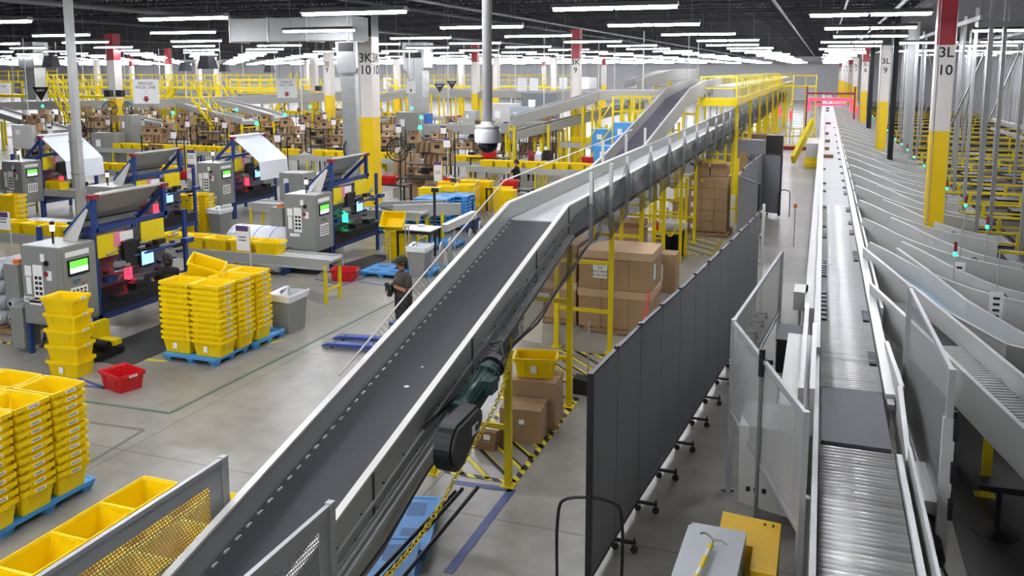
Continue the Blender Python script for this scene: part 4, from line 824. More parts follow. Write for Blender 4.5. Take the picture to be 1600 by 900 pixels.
# film rolls (white, ring wound) and grey film roll stack at left edge
for i, (px, py, r_) in enumerate(((85, 372, .55), (408, 388, .62))):
    p = az(px, py, .62); t = thing('film_roll', ['big white wound film roll behind the papered machine', 'big white film roll with blue rings left of the second machine cabinet'][i], 'film roll', (p.x, p.y, .63)); 
    m = MB(); m.mat(FILMW).cyl((-.75, 0, 0), (.75, 0, 0), r_, 28); m.mat(M('film_ring_blue', '4E7FC9')); [m.cyl((x, 0, 0), (x+.02, 0, 0), r_+.004, 28) for x in (-.5, .1, .6)]; m.build('roll', t, None, True)
    MB().cyl((-.9, 0, 0), (.9, 0, 0), .05, 10).build('core', t, CARD); m = MB(); [m.prism([(-.3, -.62), (.3, -.62), (.08, .06), (-.08, .06)], 'x', x-.03, x+.03) for x in (-.86, .86)]; m.build('cradle', t, NAVY)
rl = None; b0 = az(20, 522)
for c in range(3):
    for k in range(4):
        px = 24-19.5*c; x = b0.x+.0-c*.34; z = .15+.17+k*.325
        lb = 'grey film roll on the wooden pallet at the left edge, %s, %s from the right' % (ordn(4-k), ordn(c+1).replace('topmost', 'first'))
        if rl is None:
            rl = thing('film_roll', lb, 'film roll', (x, b0.y, z), group='grey film rolls'); MB().cyl((0, 0, 0), (0, 1.1, 0), .165, 20).build('roll', rl, M('film_roll_grey', 'A2A4A8', .4, .1, .05), True); MB().cyl((0, -.01, 0), (0, .02, 0), .075, 14).build('core', rl, M('core_pale', 'D8D8D6', .5, 0, 0)); MB().cyl((0, -.014, 0), (0, 0, 0), .05, 12).build('core_hole', rl, BLK)
        else: dup(rl, (x+RT.uniform(-.02, .02), b0.y, z), 0, lb)
def wood_pallet(loc_, label, L_=1.2, W=1.0, rz=0.):
    t = thing('wood_pallet', label, 'pallet', loc_, rz)
    for i in range(6): x = -L_/2+.06+i*(L_-.12)/5; MB().bx(x-.06, x+.06, -W/2, W/2, .115, .135).build('deck_board', t, WOOD)
    for s in (-1, 0, 1): MB().bx(-L_/2, L_/2, s*(W/2-.03)-.025, s*(W/2-.03)+.025, .02, .115).build('stringer', t, WOOD)
    m = MB(); [m.bx(x-.06, x+.06, -W/2, W/2, 0, .02) for x in (-L_/2+.08, 0, L_/2-.08)]; m.build('bottom_board', t, WOOD); return t
wood_pallet((b0.x-.35, b0.y+.5, 0), 'worn wooden pallet under the grey film rolls at the left edge', 1.3, 1.2)
# steel service pole at left
t = thing('service_pole', 'tall square grey pole rising from the papered machine to the roof', 'pole', (-19.75, 18.75, 0)); p0 = aY(101, 0, 18.75); m = MB().bx(-.09, .09, -.09, .09, 0, 8.6); m.build('pole', t, GP); m = MB().bx(-.22, -.1, -.08, .06, 2.1, 3.9); m.build('conduit', t, GALV)
m = MB(); [m.bx(-.24, .12, -.1, .1, z, z+.03) for z in (2.5, 3.4)]; m.build('clamp', t, GALV)
# ================================================================ pallet jack, man
JB = Vector(az(612, 545)); 
t = thing('pallet_jack', 'blue pallet jack in front of the standing man, forks pointing left', 'pallet jack', (JB.x, JB.y, 0), math.radians(184))
for s in (-1, 1):
    m = MB().prism([(0, .06), (.2, .05), (1.25, .05), (1.35, .03), (1.35, .06), (1.2, .11), (0, .14)], 'y', s*.24-.09, s*.24+.09); m.build('fork', t, JBLUE); MB().cyl((1.15, s*.24-.04, .04), (1.15, s*.24+.04, .04), .04, 12).build('load_wheel', t, BLK); MB().bx(1.05, 1.13, s*.24-.05, s*.24+.05, .105, .115).build('roller_slot', t, BLK)
m = MB().bx(-.12, .04, -.33, .33, .1, .22); m.prism([(-.12, .2), (.04, .2), (-.04, .5), (-.16, .52)], 'y', -.22, .22); m.bx(-.22, -.0, -.12, .12, .5, .56); m.build('body', t, JBLUE)
MB().bx(-.0, .012, -.08, .08, .26, .44).build('decal', t, PAPER); MB().cyl((-.22, 0, .1), (-.22, 0, .45), .06, 14).build('pump', t, DK)
for s in (-1, 1): MB().cyl((-.26, s*.06-.03, .09), (-.26, s*.06+.03, .09), .09, 16).build('steer_wheel', t, BLK)
MB().tube([(-.26, 0, .5), (-.34, 0, .95), (-.36, 0, 1.1)], .02, 8).build('handle_shaft', t, BLK); MB().tube(catmull([(-.36, 0, 1.08), (-.37, -.09, 1.16), (-.38, -.07, 1.27), (-.38, .07, 1.27), (-.37, .09, 1.16), (-.36, 0, 1.08)], 4), .014, 6).build('handle_loop', t, BLK)
t2 = dup(t, tuple(az(742, 362)), math.radians(100), 'blue pallet jack with upright black handle parked by the far blue stacks')
# ================================================================ centre right: cartons, tall dividers, sign posts
def box(loc_, dims, label, group=None, rz=0., mat=None, open_=False, tape_=True, paper=None):
    x, y, z = dims; t = thing('cardboard_box', label, 'box', loc_, rz, group); mt_ = mat or CARD
    if open_:
        m = MB().loft([[(-x/2, -y/2, 0), (x/2, -y/2, 0), (x/2, y/2, 0), (-x/2, y/2, 0)], [(-x/2, -y/2, z), (x/2, -y/2, z), (x/2, y/2, z), (-x/2, y/2, z)], [(-x/2+.01, -y/2+.01, z), (x/2-.01, -y/2+.01, z), (x/2-.01, y/2-.01, z), (-x/2+.01, y/2-.01, z)], [(-x/2+.01, -y/2+.01, .03), (x/2-.01, -y/2+.01, .03), (x/2-.01, y/2-.01, .03), (-x/2+.01, y/2-.01, .03)]]); m.build('carton', t, mt_)
        for s in (-1, 1):
            MB().slab([(s*x/2, -y/2, z), (s*x/2, y/2, z), (s*(x/2+x*.3), y/2-.02, z+.1), (s*(x/2+x*.3), -y/2+.02, z+.1)], (0, 0, 1), .006).build('flap', t, mt_); MB().slab([(-x/2, s*y/2, z), (x/2, s*y/2, z), (x/2-.03, s*(y/2+y*.2), z+.14), (-x/2+.03, s*(y/2+y*.2), z+.14)], (0, 0, 1), .006).build('flap', t, mt_)
    else: MB().bx(-x/2, x/2, -y/2, y/2, 0, z).build('carton', t, mt_)
    if tape_ and not open_: MB().bx(-x/2-.001, x/2+.001, -.025, .025, z*.8, z+.001).build('tape_strip', t, M('packing_tape', 'B99A6B', .3, 0, .03))
    if paper: a, b_, c, d = paper; MB().bx(a, c, -y/2-.004, -y/2-.001, b_, d).build('paper_label', t, PAPER)
    return t
GAY = thing('gaylord_box', 'x', 'box')
def gaylord(loc_, label, dims=(1.5, 1.15, .8), sign=True, open_=False, rz=0.):
    x, y, z = dims; t = thing('large_carton', label, 'box', loc_, rz, 'large shipping cartons on pallets'); MB().bx(-x/2, x/2, -y/2, y/2, 0, z-.1).build('carton', t, CARD)
    m = MB().bx(-x/2-.02, x/2+.02, -y/2-.02, y/2+.02, z-.16, z); m.build('lid', t, CARD2); m = MB()
    for xx in (-x*.18, x*.2): m.bx(xx-.006, xx+.006, -y/2-.003, -y/2, 0, z-.16)
    m.bx(x/2, x/2+.003, -.02, .02, 0, z-.16); m.build('seam', t, CARD3)
    if sign:
        MB().bx(-.45, -.15, -y/2-.012, -y/2-.004, z*.28, z*.72).build('paper_label', t, PAPER); MB().bx(x/2+.003, x/2+.006, -.3, -.1, z*.25, z*.65).build('paper_label', t, PAPER)
        for k, s_ in enumerate(('OR   MT', 'GTS', 'PACK PRIOR', 'TO RECORD')): text(s_, .06, INK, t, (-.3, -y/2-.014, z*.64-.075*k), (PI/2, 0, 0))
    return t
KIDS.pop(GAY.name, None); C.objects.unlink(GAY); bpy.data.objects.remove(GAY)
gx, gy = -3.85, 17.5                                       # nearest pallet
for i, (x, y) in enumerate(((gx+.0, gy), (gx-1.55, gy+.35))):
    wood_pallet((x, y, 0), ['wooden pallet under the large wrapped cartons by the yellow frame', 'wooden pallet under the large cartons behind the incline'][i], 1.3, 1.1)
gaylord((gx, gy, .14), 'large lidded carton with pink label, lower of the two by the yellow frame', sign=False); gaylord((gx, gy, .95), 'large lidded carton with a printed white notice, upper of the two by the yellow frame')
gaylord((gx-1.6, gy+.3, .14), 'large lidded carton behind the incline, lower', dims=(1.4, 1.1, .8)); gaylord((gx-1.6, gy+.3, .95), 'large lidded carton behind the incline, upper', dims=(1.4, 1.1, .8), sign=False)
MB().bx(.3, .62, -.52, -.505, .38, .55).build('pink_label', [o for o in bpy.data.objects if o.name == 'large_carton'][0], PINK)
gaylord((gx-.55, gy+2.4, 0), 'pale large carton standing behind the wrapped pair, right', dims=(1.2, 1.1, 1.15), sign=False); gaylord((gx-1.8, gy+2.2, 0), 'pale large carton standing behind the wrapped pair, left', dims=(1.1, 1.1, 1.05), sign=False)
box((-3.55, 21.0, 0), (.7, .6, .95), 'tall carton with a white label beside the yellow frame foot', paper=(-.1, .3, .05, .7))
box((-4.85, 23., 0), (.9, .7, 1.2), 'carton tower under the conveyor behind the large cartons', open_=True)
# small boxes in the hatched patch
box((-3.98, 11.62, 0), (.62, .5, .5), 'dented brown carton with two stickers on the hatched floor patch', rz=.1, paper=(-.02, .28, .06, .35)); box((-3.95, 12.2, 0), (.68, .6, .74), 'brown carton with printed side supporting the single yellow tote', rz=.08, mat=CARD)
box((-4.35, 11.1, 0), (.32, .3, .12), 'small flat dark carton on the hatched floor patch', mat=CARD3); box((-4.33, 11.12, .12), (.28, .26, .14), 'small carton with paper slip stacked on the flat dark one', mat=CARD3, paper=(-.05, .02, .05, .1))
o = tote((-4.0, 12.25, .745), .22, 'single yellow tote on the brown carton between the yellow frames', None, big=True)
# roll of paper on the yellow ladder frame
t = thing('paper_roll', 'white paper roll with a hanging sheet on the yellow frame', 'paper roll', (-4.5, 13.7, 1.52)); MB().cyl((-.25, 0, .06), (.25, 0, .06), .055, 14).build('roll', t, PAPER); MB().slab([(-.17, -.06, .03), (.17, -.06, .03), (.16, -.1, -.75), (-.17, -.1, -.72)], (0, 1, 0), .006).build('hanging_sheet', t, PAPER)
# dust pan and broom
t = thing('broom', 'red handled broom with black bristles leaning beside the tall grey divider', 'broom', (-2.75, 13.5, 0)); MB().cyl((0, 0, .2), (-.02, 1.5, 1.5), .016, 8).build('handle', t, RED); MB().prism([(-.16, .02), (.16, .02), (.1, .2), (-.08, .2)], 'y', -.04, .04).build('bristles', t, BLK); MB().prism([(-.08, .2), (.1, .2), (.05, .27), (-.04, .27)], 'y', -.045, .045).build('broom_head', t, RED)
t = thing('dustpan', 'black long handled dustpan between the yellow frames', 'dustpan', (-3.55, 13.6, 0)); MB().prism([(-.2, 0), (.2, 0), (.2, .22), (-.2, .28)], 'y', -.12, .12).build('pan', t, BLK); MB().cyl((0, .1, .2), (0, .15, 1.2), .014, 8).build('handle', t, GP)
# extra yellow ladder frames beside the conveyor run (aisle guards)
for i, (px, py, h) in enumerate(((1070, 400, 2.3), (1150, 347, 2.3), (1205, 218, 2.2))):
    p = az(px, py); t = thing('ladder_frame', 'yellow steel ladder frame by the aisle, %s from the camera' % ordn(i+1).replace('topmost', 'nearest'), 'frame', p, .0); m = MB()
    m.bx(-.04, .04, -.04, .04, 0, h); m.bx(-.94, -.86, -.04, .04, 0, h); [m.bx(-.9, 0, -.025, .025, z, z+.06) for z in (.45, 1.25, 2.1)]; m.build('frame', t, PY)
def chain(pts, label, r_=.022, n=120, name='chain'):
    P = catmull(pts, 24); L_ = [0]
    for a, b_ in zip(P, P[1:]): L_.append(L_[-1]+(b_-a).length)
    m = MB(); s_ = 0; k = 0; step = r_*2.6
    while s_ < L_[-1]:
        i = max(j for j in range(len(L_)) if L_[j] <= s_); i = min(i, len(P)-2); f = (s_-L_[i])/max(1e-6, L_[i+1]-L_[i]); c_ = P[i].lerp(P[i+1], f); d = (P[i+1]-P[i]).normalized()
        a = d.cross(Vector((0, 0, 1))).normalized() if k % 2 else d.cross(Vector((0, 0, 1))).normalized().cross(d)
        ring = [c_+d*math.cos(2*PI*q/8)*r_*1.7+a*math.sin(2*PI*q/8)*r_ for q in range(9)]
        m.tube(ring, r_*.28, 4); s_ += step; k += 1
    return tag(m.build(name, None, PY), label, 'chain')
chain([(-3.6, 10.0, 1.9), (-3.52, 9.5, 1.6), (-3.48, 8.9, 1.4), (-3.5, 8.2, 1.19), (-3.5, 7.6, .99), (-3.5, 6.88, .89), (-3.5, 6.2, .9)], 'yellow plastic chain hanging from the first yellow leg to the blue pallets', .026)
chain([(-3.9, 22.9, 1.5), (-3.9, 23.5, .95), (-3.85, 24.3, .8), (-3.8, 24.8, 1.3), (-3.75, 25.1, 2.3)], 'yellow plastic chain draped across the ladder frame by the black bin', .03)
chain([(-3.6, 28.2, 1.9), (-3.6, 30., 1.4), (-3.6, 31.8, 2.)], 'yellow plastic chain drooping between far yellow frames', .035)
# round bin
t = thing('round_bin', 'black round trash barrel with white liner behind the yellow ladder frame', 'bin', az(1052, 398)); MB().lathe([(.3, 0), (.36, .9), (.38, .9), (.38, .96), (.35, .96), (.3, .1), (0, .1)], n=24).build('barrel', t, BLK, True); MB().lathe([(.385, .78), (.4, .98), (.37, 1.02), (.3, .93), (.1, .97)], n=24).build('bag_liner', t, BAG, True)
t = thing('fire_extinguisher', 'red fire extinguisher beside the yellow post', 'fire extinguisher', az(1024, 372)); MB().lathe([(0, 0), (.11, 0), (.11, .5), (.05, .6), (.03, .66), (0, .66)], n=14).build('cylinder', t, RED); MB().bx(-.03, .1, -.02, .02, .66, .72).build('valve', t, BLK)
t = thing('platform_cart', 'black frame hand cart with deck under the conveyor', 'cart', az(1010, 372)); MB().bx(-.8, .6, -.35, .35, .2, .26).build('deck', t, GPL); m = MB(); [m.cyl((x, s*.3-.02, .08), (x, s*.3+.02, .08), .08, 12) for x in (-.65, .5) for s in (-1, 1)]; m.build('wheel', t, BLK); MB().tube([(.6, -.3, .22), (.62, -.3, 1.0), (.62, .3, 1.0), (.6, .3, .22)], .02, 8).build('handle', t, NAVY)
# carton wall on wooden pallet beside the aisle
p = az(1097, 368); wood_pallet((p.x+.1, p.y+.55, 0), 'wooden pallet under the carton wall by the aisle', 1.5, 1.3)
for c in range(3):
    for r in range(2):
        for k in range(5 if r == 0 else 5):
            t = box((p.x-.28+.42*c, p.y+.3+.55*r, .14+.36*k), (.41, .53, .35), 'brown carton in the stacked wall on the aisle pallet, %s, column %d, %s' % (ordn(5-k), c+1, ('front', 'back')[r]), 'carton wall on the aisle pallet', paper=(-.12, .08, .02, .24) if c == 0 else None)
box((p.x-.1, p.y+.4, 1.95), (.5, .5, .3), 'open carton on the top left of the aisle carton wall', open_=True); box((p.x+.45, p.y+.5, 1.95), (.55, .45, .28), 'open carton on the top right of the aisle carton wall', open_=True)
box((p.x-.75, p.y+.2, 0), (.55, .5, .5), 'carton left of the aisle carton wall at floor level', paper=(-.15, .1, .15, .3)); box((p.x-.75, p.y+.25, .5), (.5, .45, .5), 'open carton left of the aisle carton wall', open_=True)
for k in range(5):
    for c in range(2): box((-5.2+.55*c, 33.2, .2+.42*k), (.53, .5, .41), 'white carton with black marks under the conveyor, column %d, %s' % (c+1, ordn(5-k)), 'white cartons', mat=PAPER, tape_=False)
for k in range(2): box((-3.9+.0*k, 34.2, .1+.85*k), (1.1, 1., .83), ['brown large carton behind the carton wall, lower', 'shrink-wrapped carton behind the carton wall, upper'][k], mat=CARD2)
p = az(1170, 300)
for k in range(4): box((p.x-.55, p.y+.6, .15+.4*k), (.8, .8, .4), 'brown carton in the stack behind the aisle carton wall, %s' % ordn(4-k), 'cartons behind the wall', mat=CARD)
box((p.x+.2, p.y+1.4, .15), (.8, .9, 1.4), 'tall pale carton on a pallet before the folding divider', mat=CARD2); wood_pallet((p.x, p.y+1., 0), 'wooden pallet before the folding divider', 2., 1.6)
box(az(1205, 260), (1.2, 1.2, 1.8), 'dark wrapped pallet load by the far yellow frames', mat=M('wrap_dark', '2C2A2A', .4, 0, .1)); box((az(1175, 262).x, az(1175, 262).y, 0), (1.4, 1.2, 1.9), 'brown pallet load by the far yellow frames', mat=CARD3)
t = thing('grey_bin_cart', 'grey panel cabinet marked ONLY behind the carton stacks', 'cabinet', aY(1150, 250, 40)*1.0); t.location.z = 0; MB().bx(-1.2, 1.2, 0, .8, 0, 2.3).build('body', t, M('panel_bluegrey', '84868C', .5, .1, .04)); text('ONLY', .42, INK, t, (.6, -.01, 1.5), (PI/2, 0, 0))
# ---------------------------------------------------------------- tall folding dividers
def divider(label, pts, h=2.36, z0=.13, cast=(1,), hoop=None):
    t = thing('room_divider', label, 'divider', (pts[0][0], pts[0][1], 0)); o0 = Vector((pts[0][0], pts[0][1], 0)); V = [Vector((*p, 0))-o0 for p in pts]
    for i, (a, b_) in enumerate(zip(V, V[1:])):
        d = (b_-a).normalized(); n_ = Vector((-d.y, d.x, 0))*.018; a2 = a+d*.012; b2 = b_-d*.012
        MB().loft([[a2-n_+Vector((0, 0, z0+.02)), b2-n_+Vector((0, 0, z0+.02)), b2+n_+Vector((0, 0, z0+.02)), a2+n_+Vector((0, 0, z0+.02))], [a2-n_+Vector((0, 0, h)), b2-n_+Vector((0, 0, h)), b2+n_+Vector((0, 0, h)), a2+n_+Vector((0, 0, h))]]).build('fabric_panel', t, DIVC)
        [MB().beam(a+Vector((0, 0, zz_)), b_+Vector((0, 0, zz_)), .045, .025).build('panel_rail', t, BLK) for zz_ in (h, z0)]
        MB().bx(b_.x-.022, b_.x+.022, b_.y-.03, b_.y+.03, h-.02, h+.035).build('hinge_clip', t, BLK)
    MB().bx(-.03, .03, -.03, .03, .05, h+.02).build('end_post', t, BLK)
    for i, a in enumerate(V[1:]):
        m = MB().bx(a.x-.02, a.x+.26, a.y-.02, a.y+.02, .1, .13); m.cyl((a.x+.24, a.y-.02, .04), (a.x+.24, a.y+.02, .04), .042, 12); m.bx(a.x+.23, a.x+.25, a.y-.015, a.y+.015, .05, .17); m.cyl((a.x+.02, a.y-.02, .04), (a.x+.02, a.y+.02, .04), .04, 12); m.build('caster', t, BLK)
    if hoop:
        for v, dx in hoop:
            v = Vector((*v, 0))-o0; d = Vector((dx[0], dx[1], 0)); m = MB().tube(catmull([v-d+Vector((0, 0, .03)), v-d+Vector((0, 0, .75)), v-d*.7+Vector((0, 0, 1.0)), v+d*.7+Vector((0, 0, 1.0)), v+d+Vector((0, 0, .75)), v+d+Vector((0, 0, .03))], 5), .017, 8); m.build('stabiliser_hoop', t, BLK, True)
    return t
D0 = [(-2.08, 8.15), (-2.02, 9.05), (-1.95, 10.0), (-1.86, 10.95), (-1.77, 11.9), (-1.69, 12.85), (-1.61, 13.8), (-1.53, 14.75), (-1.45, 15.7), (-1.38, 16.65), (-1.3, 17.6), (-1.24, 18.5), (-1.2, 19.2)]
divider('long dark grey folding room divider standing along the aisle, nearest the camera', D0, hoop=[((-2.08, 8.18), (.33, .06)), ((-1.6, 24.2), (.3, .0))][:1])
divider('short grey divider panels between the long divider and the far one', [(-1.55, 24.4), (-2.25, 26.2), (-2.3, 27.4)], h=2.3, hoop=[((-1.75, 24.4), (.3, .1))])
divider('far zigzag of grey folding divider panels with a black edge beside the aisle', [(-1.35, 33.2), (-2.05, 33.5), (-2.12, 32.2), (-2.18, 30.8), (-2.24, 29.4), (-2.28, 28.0)], h=2.3, hoop=[((-1.2, 33.1), (.2, .0))])
for i, (px, py, z) in enumerate(((1160, 340, 2.2),)): pass
t = thing('post_light', 'white steel post at the end of the long grey divider', 'post', (-1.12, 19.45, 0)); MB().bx(-.03, .03, -.03, .03, 0, 2.5).build('post', t, WP); m = MB(); [m.bx(-.06, 0, -.05, .05, z, z+.05) for z in (1.2, 1.8, 2.3)]; m.build('bracket', t, WP)
o = MB().cyl((0, 0, 0), (0, 0, 1.25), .012, 6).build('reflector_rod', None, STEEL, loc=az(1240, 385)); MB().bx(-.05, .05, -.02, .02, 1.2, 1.33).build('orange_reflector', o, ORG); tag(o, 'thin rod with orange reflector beside the roller conveyor', 'marker')
# ---------------------------------------------------------------- blue pallets and black rails under the incline foot
for i, (x, y, r, z) in enumerate(((-4.18, 7.15, .3, 0), (-4.55, 8.5, .3, 0), (-3.85, 5.95, .2, 0), (-4.25, 7.35, .36, .13))):
    pallet(x, y, ['light blue plastic pallet under the incline foot, middle one', 'light blue plastic pallet under the chain guard, farthest one', 'light blue plastic pallet under the incline foot, nearest one', 'light blue plastic pallet lying on top of the middle one'][i], rz=PI/2+r, z=z)
t = thing('guide_rails', 'long black round bars lying across the blue pallets under the incline', 'rails', (-3.9, 5.2, .3)); 
for i, x in enumerate((0, .09, .28)): MB().tube([(x-.28, 0, .02), (x-.1, 1.4, .1), (x+.12, 3.4, .3+.05*i)], .022, 8).build('bar', t, BLK)
MB().tube([(-.7, .3, .03), (-.3, .25, .08), (.1, .2, .12)], .03, 8).build('cross_bar', t, BLK)
# ---------------------------------------------------------------- electrical boxes at the bottom
tb = az(1080, 817, 1.15); t = thing('electrical_cabinet', 'pale grey electrical cabinet at the bottom edge with a yellow banded pole on top', 'cabinet', (-.75, 7.22, 0)); MB().bx(-.25, .25, -.6, .6, .2, 1.15).build('body', t, M('cabinet_pale', 'B5B9BA', .4, .1, .04)); MB().bx(-.28, -.25, -.58, .58, .22, 1.13).build('door', t, M('cabinet_pale', 'B5B9BA')); m = MB(); [m.bx(sx*.2-.03, sx*.2+.03, sy*.5-.03, sy*.5+.03, 0, .2) for sx in (-1, 1) for sy in (-1, 1)]; m.build('leg', t, GP)
t.rotation_euler.z = -.02
MB().bx(.02, .15, -.42, -.24, 1.151, 1.153).build('paper_label', t, PAPER)
w_ = thing('reaching_tool', 'yellow and white banded pole with a small metal hook lying on the pale cabinet', 'tool', (-.83, 7.0, 1.18))
m = MB(); 
for k in range(9): m.mat(PY if k % 3 != 1 else WP).cyl((-.03+.011*k, -.55+.105*k, .02), (-.03+.011*(k+1), -.55+.105*(k+1), .02), .022, 10)
m.build('shaft', w_); MB().tube(catmull([(.07, .4, .02), (.075, .47, .03), (-.0, .52, .05), (-.04, .5, .05)], 4), .01, 6).build('hook', w_, STEEL); MB().tube([(.075, .47, .03), (.15, .46, .04), (.2, .42, .03)], .01, 6).build('hook', w_, STEEL)
t = thing('yellow_guard_box', 'bright yellow sheet metal box behind the pale electrical cabinet', 'enclosure', (-.3, 8.02, 0)); MB().prism([(-.13, .6), (.1, .6), (.1, .97), (-.13, .985)], 'y', -.55, -.15).build('front_body', t, M('box_yellow', 'F3C000', .45, 0, .04)); MB().prism([(-.46, .6), (.1, .6), (.1, .97), (-.46, 1.0)], 'y', -.15, .4).build('body', t, M('box_yellow', 'F3C000', .45, 0, .04)); m = MB(); [m.bx(x-.02, x+.02, y-.02, y+.02, 0, .75) for x in (-.1, .07) for y in (-.45, .35)]; m.build('leg', t, PY); m = MB(); [m.cyl((x, y, .96), (x, y, .995), .01, 8) for x, y in ((-.05, .3), (.03, .3))]; m.build('screw', t, DK)
# ---------------------------------------------------------------- dome camera on its ceiling pole
t = thing('dome_camera', 'white dome security camera on a white ceiling pole in the foreground', 'security camera', (aY(762, 200, 5).x, 5, aY(762, 236, 5).z)); WC = M('camera_white', 'E8E8EA', .35, 0, .02)
MB().cyl((-.002, 0, .13), (0, 0, 3.65), .031, 20).build('pole', t, WC, True)
MB().lathe([(.0, .052), (.07, .052), (.079, .056), (.081, .06), (.081, .125), (.078, .135), (.07, .138), (.07, .145), (.078, .15), (.078, .157), (.05, .163), (.042, .17), (.042, .182), (.031, .184)], n=32).build('housing', t, WC, True); MB().lathe([(0, -.012), (.03, -.008), (.05, .006), (.062, .026), (.066, .052), (.0, .053)], n=28).build('dome', t, M('dome_dark', '15151A', .08, 0, 0), True)
# ================================================================ columns
def column(px, Yv, w_, letters, num, label, red=True, both=False, ytop=3.9, ztop_=7.6, dpx=0, wt=None, name='building_column'):
    p = aY(px, 150, Yv); t = thing(name, label, 'column', (p.x, Yv, 0)); zr = 6.02
    MB().bx(-w_/2, w_/2, -w_/2, w_/2, 0, ytop).build('yellow_band', t, COLY); MB().bx(-w_/2, w_/2, -w_/2, w_/2, ytop, zr).build('white_band', t, COLW)
    MB().bx(-w_/2, w_/2, -w_/2, w_/2, zr, ztop_ if red else 6.6).build('top_band', t, COLR if red else COLW)
    if not red: MB().bx(-w_/2, w_/2, -w_/2, w_/2, 6.6, ztop_).build('steel_head', t, DK)
    if letters:
        s = w_/.45; text(letters, .37*s, INK, t, (.02, -w_/2-.004, 5.83), (PI/2, 0, 0), bold=.005); text(num, .37*s, INK, t, (.02, -w_/2-.004, 5.4), (PI/2, 0, 0), bold=.005)
        if both: text(letters, .37*s, INK, t, (w_/2+.004, .02, 5.83), (PI/2, 0, PI/2), bold=.005); text(num, .37*s, INK, t, (w_/2+.004, .02, 5.4), (PI/2, 0, PI/2), bold=.005)
    MB().cyl((-w_*.38, -w_/2-.02, .2), (-w_*.38, -w_/2-.02, 7.2), .012, 6).build('conduit', t, GP); return t
column(1471, 24, .42, '3L', '10', 'tall column 3L 10 with red top and yellow foot right of the conveyor')
for i, (px, Yv, n_, rd) in enumerate(((1380, 46, '9', False), (1349.5, 69, '8', True), (1335, 88, '7', False), (1326.5, 105, '6', True), (1321, 120, '5', False), (1316, 133, '4', False), (1311, 148, '3', True))):
    column(px, Yv, .46, '3L', n_, 'column 3L %s in the receding row right of the roller conveyor' % n_, red=rd)
column(577, 28, .56, '3K', '10', 'broad white and yellow column 3K 10 behind the second packing machine', red=False, both=True, ytop=3.72, ztop_=8.6)
column(900, 46, .5, '3K', '9', 'column 3K 9 with red top in the middle of the packing floor', ytop=3.4)
for i, (px, Yv, w_, rd) in enumerate(((515, 52, .55, 0), (181, 42, .6, 1), (492, 62, .5, 0), (665, 72, .5, 1), (743, 60, .5, 1), (266, 70, .5, 1), (312, 82, .5, 0), (154, 80, .5, 0), (865, 78, .5, 0), (943, 100, .5, 1), (208, 100, .5, 1), (340, 90, .45, 0), (480, 88, .45, 0), (720, 95, .5, 0), (775, 78, .45, 0), (850, 110, .5, 1), (620, 84, .5, 0))):
    column(px, Yv, w_, '3J' if i == 0 else None, '9', ['white and yellow column 3J 9 left of the duct', 'red topped column behind the left hanging sign with two fans', 'yellow column with ladder rungs left of column 3J 9', 'red topped column left of the black triangle signs', 'red topped column left of the dome camera pole'][i] if i < 5 else 'distant white column with yellow foot, %s of the far ones' % ordn(i-4).replace('topmost', 'first'), red=bool(rd), ytop=3.7)
# ducts
def duct(px, Yv, w_, label, z0, z1, hood=True):
    p = aY(px, 200, Yv); t = thing('air_duct', label, 'duct', (p.x, Yv, 0)); MB().bx(-w_/2, w_/2, -w_/2, w_/2, z0, z1).build('duct', t, GALV); m = MB(); z = z0+.4
    while z < z1: m.bx(-w_/2-.02, w_/2+.02, -w_/2-.02, w_/2+.02, z, z+.03); z += .95
    m.build('flange', t, GP)
    if hood: MB().prism([(-w_*.75, z1+.2), (-w_*.6, z1), (w_*.6, z1), (w_*.75, z1+.2), (w_*.7, z1+.8), (-w_*.7, z1+.8)], 'y', -w_*.7, w_*.5).build('hood', t, GALV); MB().bx(-w_*.55, w_*.55, -w_*.72, -w_*.68, z1+.85, z1+1.2).build('louvre', t, BLK); MB().bx(-w_*.75, w_*.75, -w_*.7, w_*.6, z1+.8, z1+1.9).build('fan_box', t, GALV)
    return t
duct(552, 31, .62, 'grey square air duct dropping beside the broad 3K column', .9, 5.3); duct(61, 50, 1.05, 'grey square air duct behind the black triangle sign at left', 3.2, 5.6); duct(655, 55, 1.1, 'grey square air duct left of the black triangle signs', 2.2, 5.4)
t = thing('air_duct', 'horizontal galvanised duct hanging under the roof left of the broad column', 'duct', aY(480, 52, 25)); t.location.z = 6.35; MB().bx(-2.7, 2., -.5, .5, 0, .75).build('duct', t, M('duct_dull', '8F9190', .5, .3, .12, 3)); m = MB(); [m.bx(x, x+.04, -.53, .53, -.03, .78) for x in (-2.7, -1.2, .3, 1.8)]; m.build('flange', t, GP)
# ---------------------------------------------------------------- hanging signs
def hsign(px, py, Yv, w_, h_, lines, label, arrow=False, tri=False):
    p = aY(px, py, Yv); t = thing('hanging_sign', label, 'sign', p)
    if tri: MB().prism([(-w_/2, h_/2), (0, -h_/2), (w_/2, h_/2)], 'y', -.01, .01).build('board', t, M('sign_black', '1A1A22', .5, 0, 0))
    else: MB().bx(-w_/2, w_/2, -.012, .012, -h_/2, h_/2).build('board', t, M('sign_white', 'E2E2E0', .5, 0, 0))
    for k, (s_, sz, z_) in enumerate(lines): text(s_, sz, PAPER if tri else INK, t, (0, -.016, z_), (PI/2, 0, 0))
    if arrow: MB().prism([(-.07*w_, -.2*h_), (.07*w_, -.2*h_), (.07*w_, -.3*h_), (.14*w_, -.3*h_), (0, -.44*h_), (-.14*w_, -.3*h_), (-.07*w_, -.3*h_)], 'y', -.02, -.013).build('red_arrow', t, REDD)
    m = MB(); [m.cyl((s*w_*.35, 0, h_/2), (s*w_*.35, 0, 8.6-p.z), .008, 4) for s in (-1, 1)]; m.build('hanger_wire', t, DK); t.rotation_euler.z = .3
    return t
